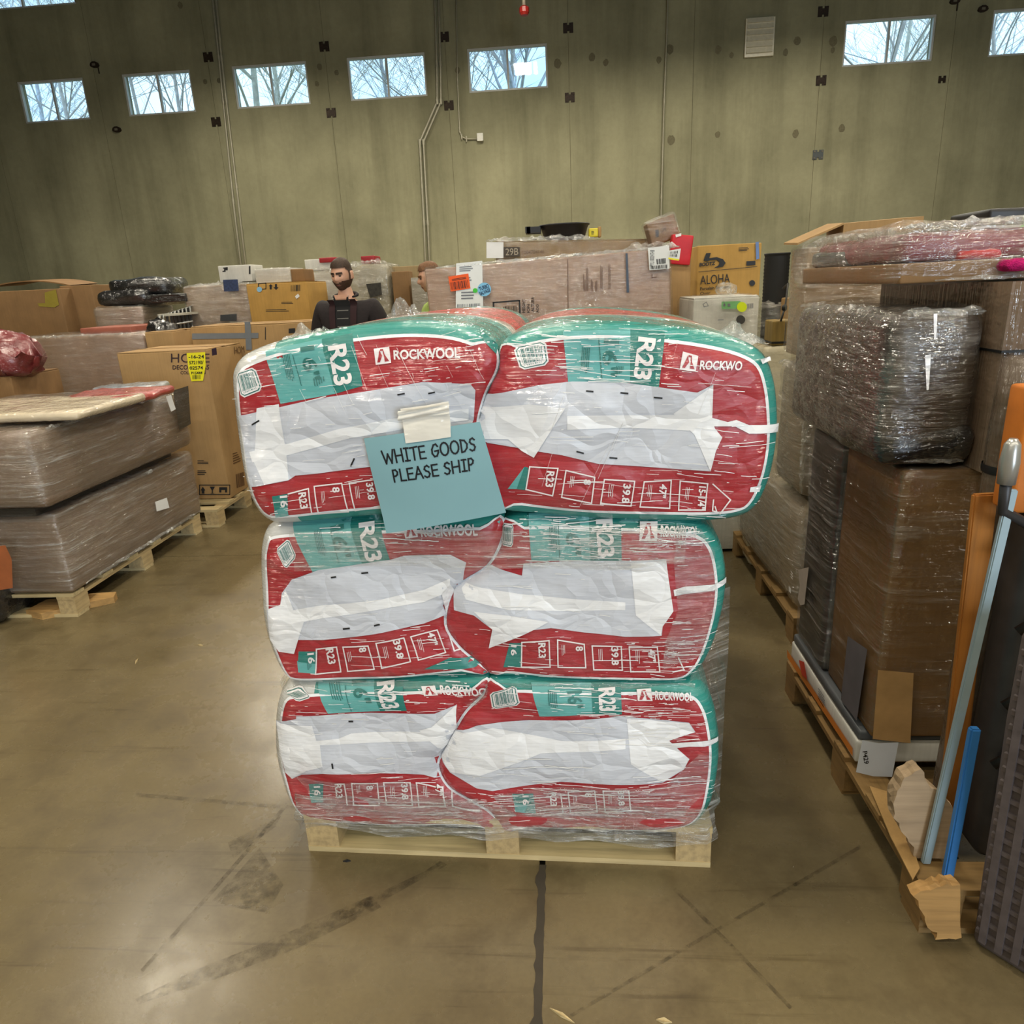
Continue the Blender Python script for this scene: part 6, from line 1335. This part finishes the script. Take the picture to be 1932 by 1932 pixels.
n = len(cs); o = obj('loose_cardboard', cs+[v+Vector((0, 0, .004)) for v in cs], [tuple(range(n)), tuple(range(2*n-1, n-1, -1))]+[(i, i+n, (i+1) % n+n, (i+1) % n) for i in range(n)], cardboard('tan_sheet', (176, 140, 88))); tag(o, 'flat tan cardboard sheet lying on the near right pallet', 'cardboard')
# ribbed grey crate panel
ra = math.atan2(-.11, .088); M_ = Matrix.Translation((1.0, 1.475, 0)) @ Matrix.Rotation(ra, 4, 'Z') @ Matrix.Rotation(.06, 4, 'X')
gp = root('woven_panel', 'dark grey woven plastic panel standing on edge at the bottom right', 'panel', (1.0, 1.475, 0), ra)
M_WOV = plain('grey_weave', (86, 78, 78), .55, .2, 30)
vs, fs = rbox(.60, .07, .90, .02, 4, .004, .003, 2); obj('panel_body', [M_ @ (v+Vector((.30, .035, 0))) for v in vs], fs, M_WOV, gp, True)
for i in range(16):
    x = .02+i*.036; MB().box(x, x+.016, -.010, .004, .03, .87).xf(M_).out('upright_strand', M_WOV, gp)
for j in range(22):
    z = .05+j*.038; MB().box(.01, .59, -.006, .004, z, z+.012).xf(M_).out('cross_strand', M_WOV, gp)

# splinters and scraps on the floor
def scrap(label, a, b, w, mat):
    A, B = PZ(*a, .0), PZ(*b, .0); d = (B-A).normalized(); n = Vector((-d.y, d.x, 0))*w
    o = obj('wood_splinter', [A, (A+B)/2+n, B, (A+B)/2-n, A+Vector((0, 0, .004)), (A+B)/2+n+Vector((0, 0, .007)), B+Vector((0, 0, .003)), (A+B)/2-n+Vector((0, 0, .007))], [(3, 2, 1, 0), (4, 5, 6, 7), (0, 1, 5, 4), (1, 2, 6, 5), (2, 3, 7, 6), (3, 0, 4, 7)], mat); tag(o, label, 'splinter', 'wood splinters on the floor')
scrap('long pale wood splinter on the floor near the bottom of the frame', (1037, 1903), (1084, 1931), .004, M_PINE)
scrap('small pale scrap on the floor right of the long splinter', (1238, 1925), (1268, 1930), .006, M_PINE)
scrap('tiny pale splinter on the floor left of the middle bags', (373, 1217), (383, 1219), .004, M_PINE)
scrap('tiny pale splinter on the floor at left near the aisle', (255, 1254), (261, 1243), .004, M_PINE)
scrap('short dark splinter on the floor just in front of the pallet', (647, 1626), (662, 1625), .003, M_INK)

# ------------------------------------------------------------------ people
from mathutils.bvhtree import BVHTree
def skin_mesh(pts, edges, radii, rootv, sub=2):
    me = bpy.data.meshes.new('sk'); me.from_pydata(pts, edges, []); o = bpy.data.objects.new('sk', me); COL.objects.link(o)
    m = o.modifiers.new('s', 'SKIN'); m.branch_smoothing = .6; m.use_smooth_shade = True
    for i, r in enumerate(radii):
        sv = me.skin_vertices[0].data[i]; sv.radius = r if isinstance(r, tuple) else (r, r); sv.use_root = (i == rootv)
    s = o.modifiers.new('d', 'SUBSURF'); s.levels = sub; s.render_levels = sub
    bpy.context.view_layer.update(); ev = o.evaluated_get(bpy.context.evaluated_depsgraph_get()); r = bpy.data.meshes.new_from_object(ev)
    vs = [v.co.copy() for v in r.vertices]; fs = [tuple(p.vertices) for p in r.polygons]
    bpy.data.objects.remove(o); bpy.data.meshes.remove(me); bpy.data.meshes.remove(r); return vs, fs
def head_pt(dx, dy, dz, off=0.0):
    x, y, z = dx*.076, dy*.097, dz*.116
    if z < 0:
        t = -z/.116; x *= 1-.30*t**1.6; y *= (1-.06*t) if y < 0 else (1-.35*t)
    if y < -.04: y += (-.088-y)*.25
    g = lambda a, b: math.exp(-(a*a+b*b))
    if dy < 0:
        y -= .020*g(x/.011, (z+.014)/.020)+.010*g(x/.016, (z+.028)/.009)
        y -= .005*g(x/.05, (z-.026)/.010)
        y += .011*(g((x-.031)/.015, (z-.006)/.011)+g((x+.031)/.015, (z-.006)/.011))
        y -= .006*g(x/.022, (z+.058)/.007)+.005*g(x/.02, (z+.070)/.006)
        y -= .008*g(x/.022, (z+.098)/.014)
        y -= .004*(g((x-.045)/.018, (z+.02)/.02)+g((x+.045)/.018, (z+.02)/.02))
    n = Vector((dx/.076, dy/.097, dz/.116)).normalized()
    return Vector((x, y, z))+n*off
def head_grid(keep, off, nu=56, nv=44):
    idx = {}; vs = []; fs = []
    def dirn(i, j):
        th = math.pi*j/nv; ph = 2*math.pi*i/nu; return (math.sin(th)*math.sin(ph), -math.sin(th)*math.cos(ph), math.cos(th))
    def vert(i, j):
        i %= nu
        k = (i, j) if 0 < j < nv else (0, j)
        if k not in idx:
            d = dirn(*k); idx[k] = len(vs); p = head_pt(*d); vs.append(head_pt(*d, off=off(p) if callable(off) else off))
        return idx[k]
    for j in range(nv):
        for i in range(nu):
            c = head_pt(*dirn(i+.5, j+.5))
            if not keep(c): continue
            q = [vert(i, j), vert(i, j+1), vert(i+1, j+1), vert(i+1, j)]; q2 = []
            for a in q:
                if a not in q2: q2.append(a)
            if len(q2) > 2: fs.append(tuple(q2))
    return vs, fs
def person(label, x, y, height, rotz, headrot, skin, hair, beard, top, shirt, under=None, group=None):
    s = height/1.80; R = root('person', label, 'person', (x, y, 0), rotz)
    B = Matrix.Translation((x, y, 0)) @ Matrix.Rotation(rotz, 4, 'Z') @ Matrix.Scale(s, 4)
    pts = [(0, 0, .96), (0, .0, 1.14), (0, .01, 1.36), (0, .01, 1.50), (0, -.012, 1.60)]; rad = [(.13, .095), (.115, .085), (.125, .085), (.058, .055), (.052, .056)]; ed = [(0, 1), (1, 2), (2, 3), (3, 4)]
    def ap(p, r, par): pts.append(p); rad.append(r); ed.append((par, len(pts)-1)); return len(pts)-1
    for sd in (-1, 1):
        sh = ap((sd*.165, .015, 1.41), .045, 2); el = ap((sd*.235, .04, 1.17), .038, sh); wr = ap((sd*.25, -.03, .93), .030, el); pm = ap((sd*.25, -.05, .86), (.036, .018), wr)
        for k in range(4): 
            f1 = ap((sd*.25+(k-1.5)*.004, -.085+k*.018, .80), .0095, pm); ap((sd*.245+(k-1.5)*.004, -.088+k*.018, .76-(.012 if k in (1, 2) else 0)), .008, f1)
        t1 = ap((sd*.235, -.095, .855), .011, pm); ap((sd*.232, -.105, .815), .009, t1)
        hp = ap((sd*.09, 0, .88), .088, 0); kn = ap((sd*.105, -.015, .50), .058, hp); an = ap((sd*.11, .02, .09), .042, kn); ap((sd*.12, -.15, .045), .038, an)
    vs, fs = skin_mesh(pts, ed, rad, 0, 1); vs = list(vs); fs = list(fs)
    # head joined to the body
    hv, hf = head_grid(lambda c: True, 0.0); HM = Matrix.Translation((0, -.022, 1.800-.112)) @ headrot @ Matrix.Scale(.87, 4); Sz = Matrix.Diagonal((1, 1, 1.035, 1))
    vs = [Sz @ v for v in vs]; n = len(vs); vs += [HM @ v for v in hv]; fs += [tuple(reversed([i+n for i in f])) for f in hf]
    for sd in (-1, 1):                                    # ears
        ev, ef = rbox(.016, .036, .062, .008, 3, .003); n = len(vs)
        vs += [HM @ (Matrix.Rotation(sd*-.35, 3, 'Z') @ v+Vector((sd*.078, .012, -.032))) for v in ev]; fs += [tuple(i+n for i in f) for f in ef]
    obj('body', [B @ v for v in vs], fs, skin, R, True)
    hr_keep = lambda c: c.z > (.066 if c.y < -.05 else .066-(c.y+.05)*.9 if c.y < .03 else -.03-.3*(c.y-.03)) 
    hv, hf = head_grid(hr_keep, lambda p: .006+.016*max(0, min(1, (p.z-.05)/.05))); obj('hair', [B @ HM @ v for v in hv], [tuple(reversed(f)) for f in hf], hair, R, True)
    if beard:
        bk_ = lambda c: c.z < -.030-.55*max(0, .052-abs(c.x))*(.75) and c.y < .035 and not (abs(c.x) < .022 and -.071 < c.z < -.054) or (c.z < .03 and abs(c.x) > .060 and -.02 < c.y < .012)
        bv, bf = head_grid(bk_, .0055); obj('beard', [B @ HM @ v for v in bv], [tuple(reversed(f)) for f in bf], beard, R, True)
    # brows and eyes
    for sd in (-1, 1):
        e = HM @ Vector((sd*.031, -.079, .006)); mb = MB(); mb.lathe([(0, -.0065), (.008, -.004), (.0095, 0), (.008, .004), (0, .0065)], (0, 0, 0), 10); mb.v = [B @ (e+v) for v in mb.v]; mb.out('eye', plain('eye_dark', (48, 38, 34), .3), R, True)
        bv, bf = head_grid(lambda c: c.y < -.03 and .020 < c.z < .031 and .012 < c.x*sd < .050, .004); obj('eyebrow', [B @ HM @ v for v in bv], [tuple(reversed(f)) for f in bf], hair, R, True)
    lv_, lf_ = head_grid(lambda c: c.y < -.05 and abs(c.x) < .022 and -.071 < c.z < -.054, .001); obj('lips', [B @ HM @ v for v in lv_], [tuple(reversed(f)) for f in lf_], plain('lips', (150, 96, 84), .5), R, True)
    B = B @ Sz
    # garment over torso and arms
    gp_ = [(0, 0, .78), (0, 0, .96), (0, .0, 1.14), (0, .01, 1.36), (0, .02, 1.445)]; gr = [(.215, .17), (.215, .165), (.215, .16), (.225, .165), (.10, .095)]; ge = [(0, 1), (1, 2), (2, 3), (3, 4)]
    def ag(p, r, par): gp_.append(p); gr.append(r); ge.append((par, len(gp_)-1)); return len(gp_)-1
    for sd in (-1, 1):
        a = ag((sd*.18, .015, 1.425), .105, 3)
        if under is not None:
            b = ag((sd*.25, .04, 1.17), .085, a); ag((sd*.262, -.02, .95), .07, b)
        else: ag((sd*.225, .03, 1.22), .082, a)
    gv, gf = skin_mesh(gp_, ge, gr, 1, 2); obj('jacket' if under is not None else 'shirt', [B @ v for v in gv], gf, top, R, True)
    bvh = BVHTree.FromPolygons(gv, gf)
    def patch(name, x0f, x1f, z0, z1, off, mat, nx=6, nz=24):
        P = []; F = []
        for j in range(nz+1):
            t = j/nz; z = z0+(z1-z0)*t
            for i in range(nx+1):
                xx = x0f(t)+(x1f(t)-x0f(t))*i/nx; h = bvh.ray_cast(Vector((xx, -1, z)), Vector((0, 1, 0)))[0]
                P.append(B @ ((h if h is not None else Vector((xx, -.09, z)))+Vector((0, -off, 0))))
        for j in range(nz):
            for i in range(nx): q = j*(nx+1)+i; F.append((q, q+1, q+nx+2, q+nx+1))
        return obj(name, P, F, mat, R, True)
    if under is not None:
        tee = patch('t_shirt', lambda t: -.045-.012*t, lambda t: .045+.012*t, .84, 1.49, .004, under[0])
        for k in range(9):
            z = 1.40-k*.052; st_ = patch('shirt_stripe', lambda t: -.042, lambda t: .042, z, z+.006, .0065, under[1], 6, 1); 
        patch('jacket_lapel', lambda t: -.085-.02*t, lambda t: -.048-.010*t, .84, 1.475, .010, under[2]); patch('jacket_lapel', lambda t: .048+.010*t, lambda t: .085+.02*t, .84, 1.475, .010, under[2])
        col = []
        for k in range(25):
            a = 1.0+(math.pi*2-2.0)*k/24; col.append(B @ Vector((.082*math.sin(a), .012-.078*math.cos(a)-.02, 1.50+.030*(1-math.cos(a-math.pi))*-.5+.012)))
        MB().tube(col, [.006*s+.011*s*math.sin(math.pi*k/24) for k in range(25)], 8, True).out('jacket_collar', top, R, True)
        ch = []
        for k in range(19):
            a = -1.25+2.5*k/18; xx = .055*math.sin(a); z = 1.515-.062*math.cos(a*1.05)**1.0
            h = bvh.ray_cast(Vector((xx, -1, z)), Vector((0, 1, 0)))[0]; yy = (h.y if h else -.07)-.010
            ch.append(B @ Vector((xx, yy, z)))
        MB().tube(ch, .0028, 6).out('necklace', plain('silver_chain', (196, 190, 180), .25, .05, 10, .8), R, True)
        nk = patch('neckline_skin', lambda t: -.03-.018*t, lambda t: .03+.018*t, 1.44, 1.505, .0055, skin, 6, 6)
    tp = [(0, 0, .97)]; tr_ = [(.16, .12)]; te = []
    def at_(p, r, par): tp.append(p); tr_.append(r); te.append((par, len(tp)-1)); return len(tp)-1
    for sd in (-1, 1):
        h_ = at_((sd*.09, 0, .87), .098, 0); k_ = at_((sd*.105, -.015, .50), .074, h_); at_((sd*.11, .015, .10), .062, k_)
    tv, tf = skin_mesh(tp, te, tr_, 0, 2); obj('trousers', [B @ v for v in tv], tf, plain('dark_denim', (44, 46, 54), .8), R, True)
    for sd in (-1, 1):
        sv_, sf_ = rbox(.10, .28, .087, .035, 3); obj('shoe', [B @ (v+Vector((sd*.115, -.05, 0))) for v in sv_], sf_, plain('shoe_dark', (36, 32, 30), .6), R, True)
    return R
SKIN = plain('skin', (206, 158, 132), .5, .06, 20); HAIR = plain('brown_hair', (62, 44, 32), .7, .3, 90); BEARD = plain('brown_beard', (74, 50, 36), .8, .3, 120)
mp = PY(645, 489, 5.5)
person('bearded person in a dark open jacket over a striped black shirt, standing behind the stack', mp.x, 5.5, mp.z+.005, -.12, Matrix.Rotation(-.20, 4, 'Z') @ Matrix.Rotation(.14, 4, 'X'), SKIN, HAIR, BEARD, plain('black_jacket', (30, 22, 24), .85, .2, 60),
       None, (plain('black_tee', (22, 22, 24), .85), plain('grey_stripe', (112, 110, 106), .8), plain('dark_burgundy', (44, 20, 24), .85)))
mp = PY(815, 494, 5.6)
person('person in a lime green shirt half hidden behind the long labelled carton', mp.x, 5.6, mp.z, -1.2, Matrix.Rotation(-.1, 4, 'Z') @ Matrix.Rotation(.12, 4, 'X'), SKIN, plain('ginger_hair', (112, 76, 46), .7, .3, 90), None, plain('lime_shirt', (154, 178, 84), .8), None)
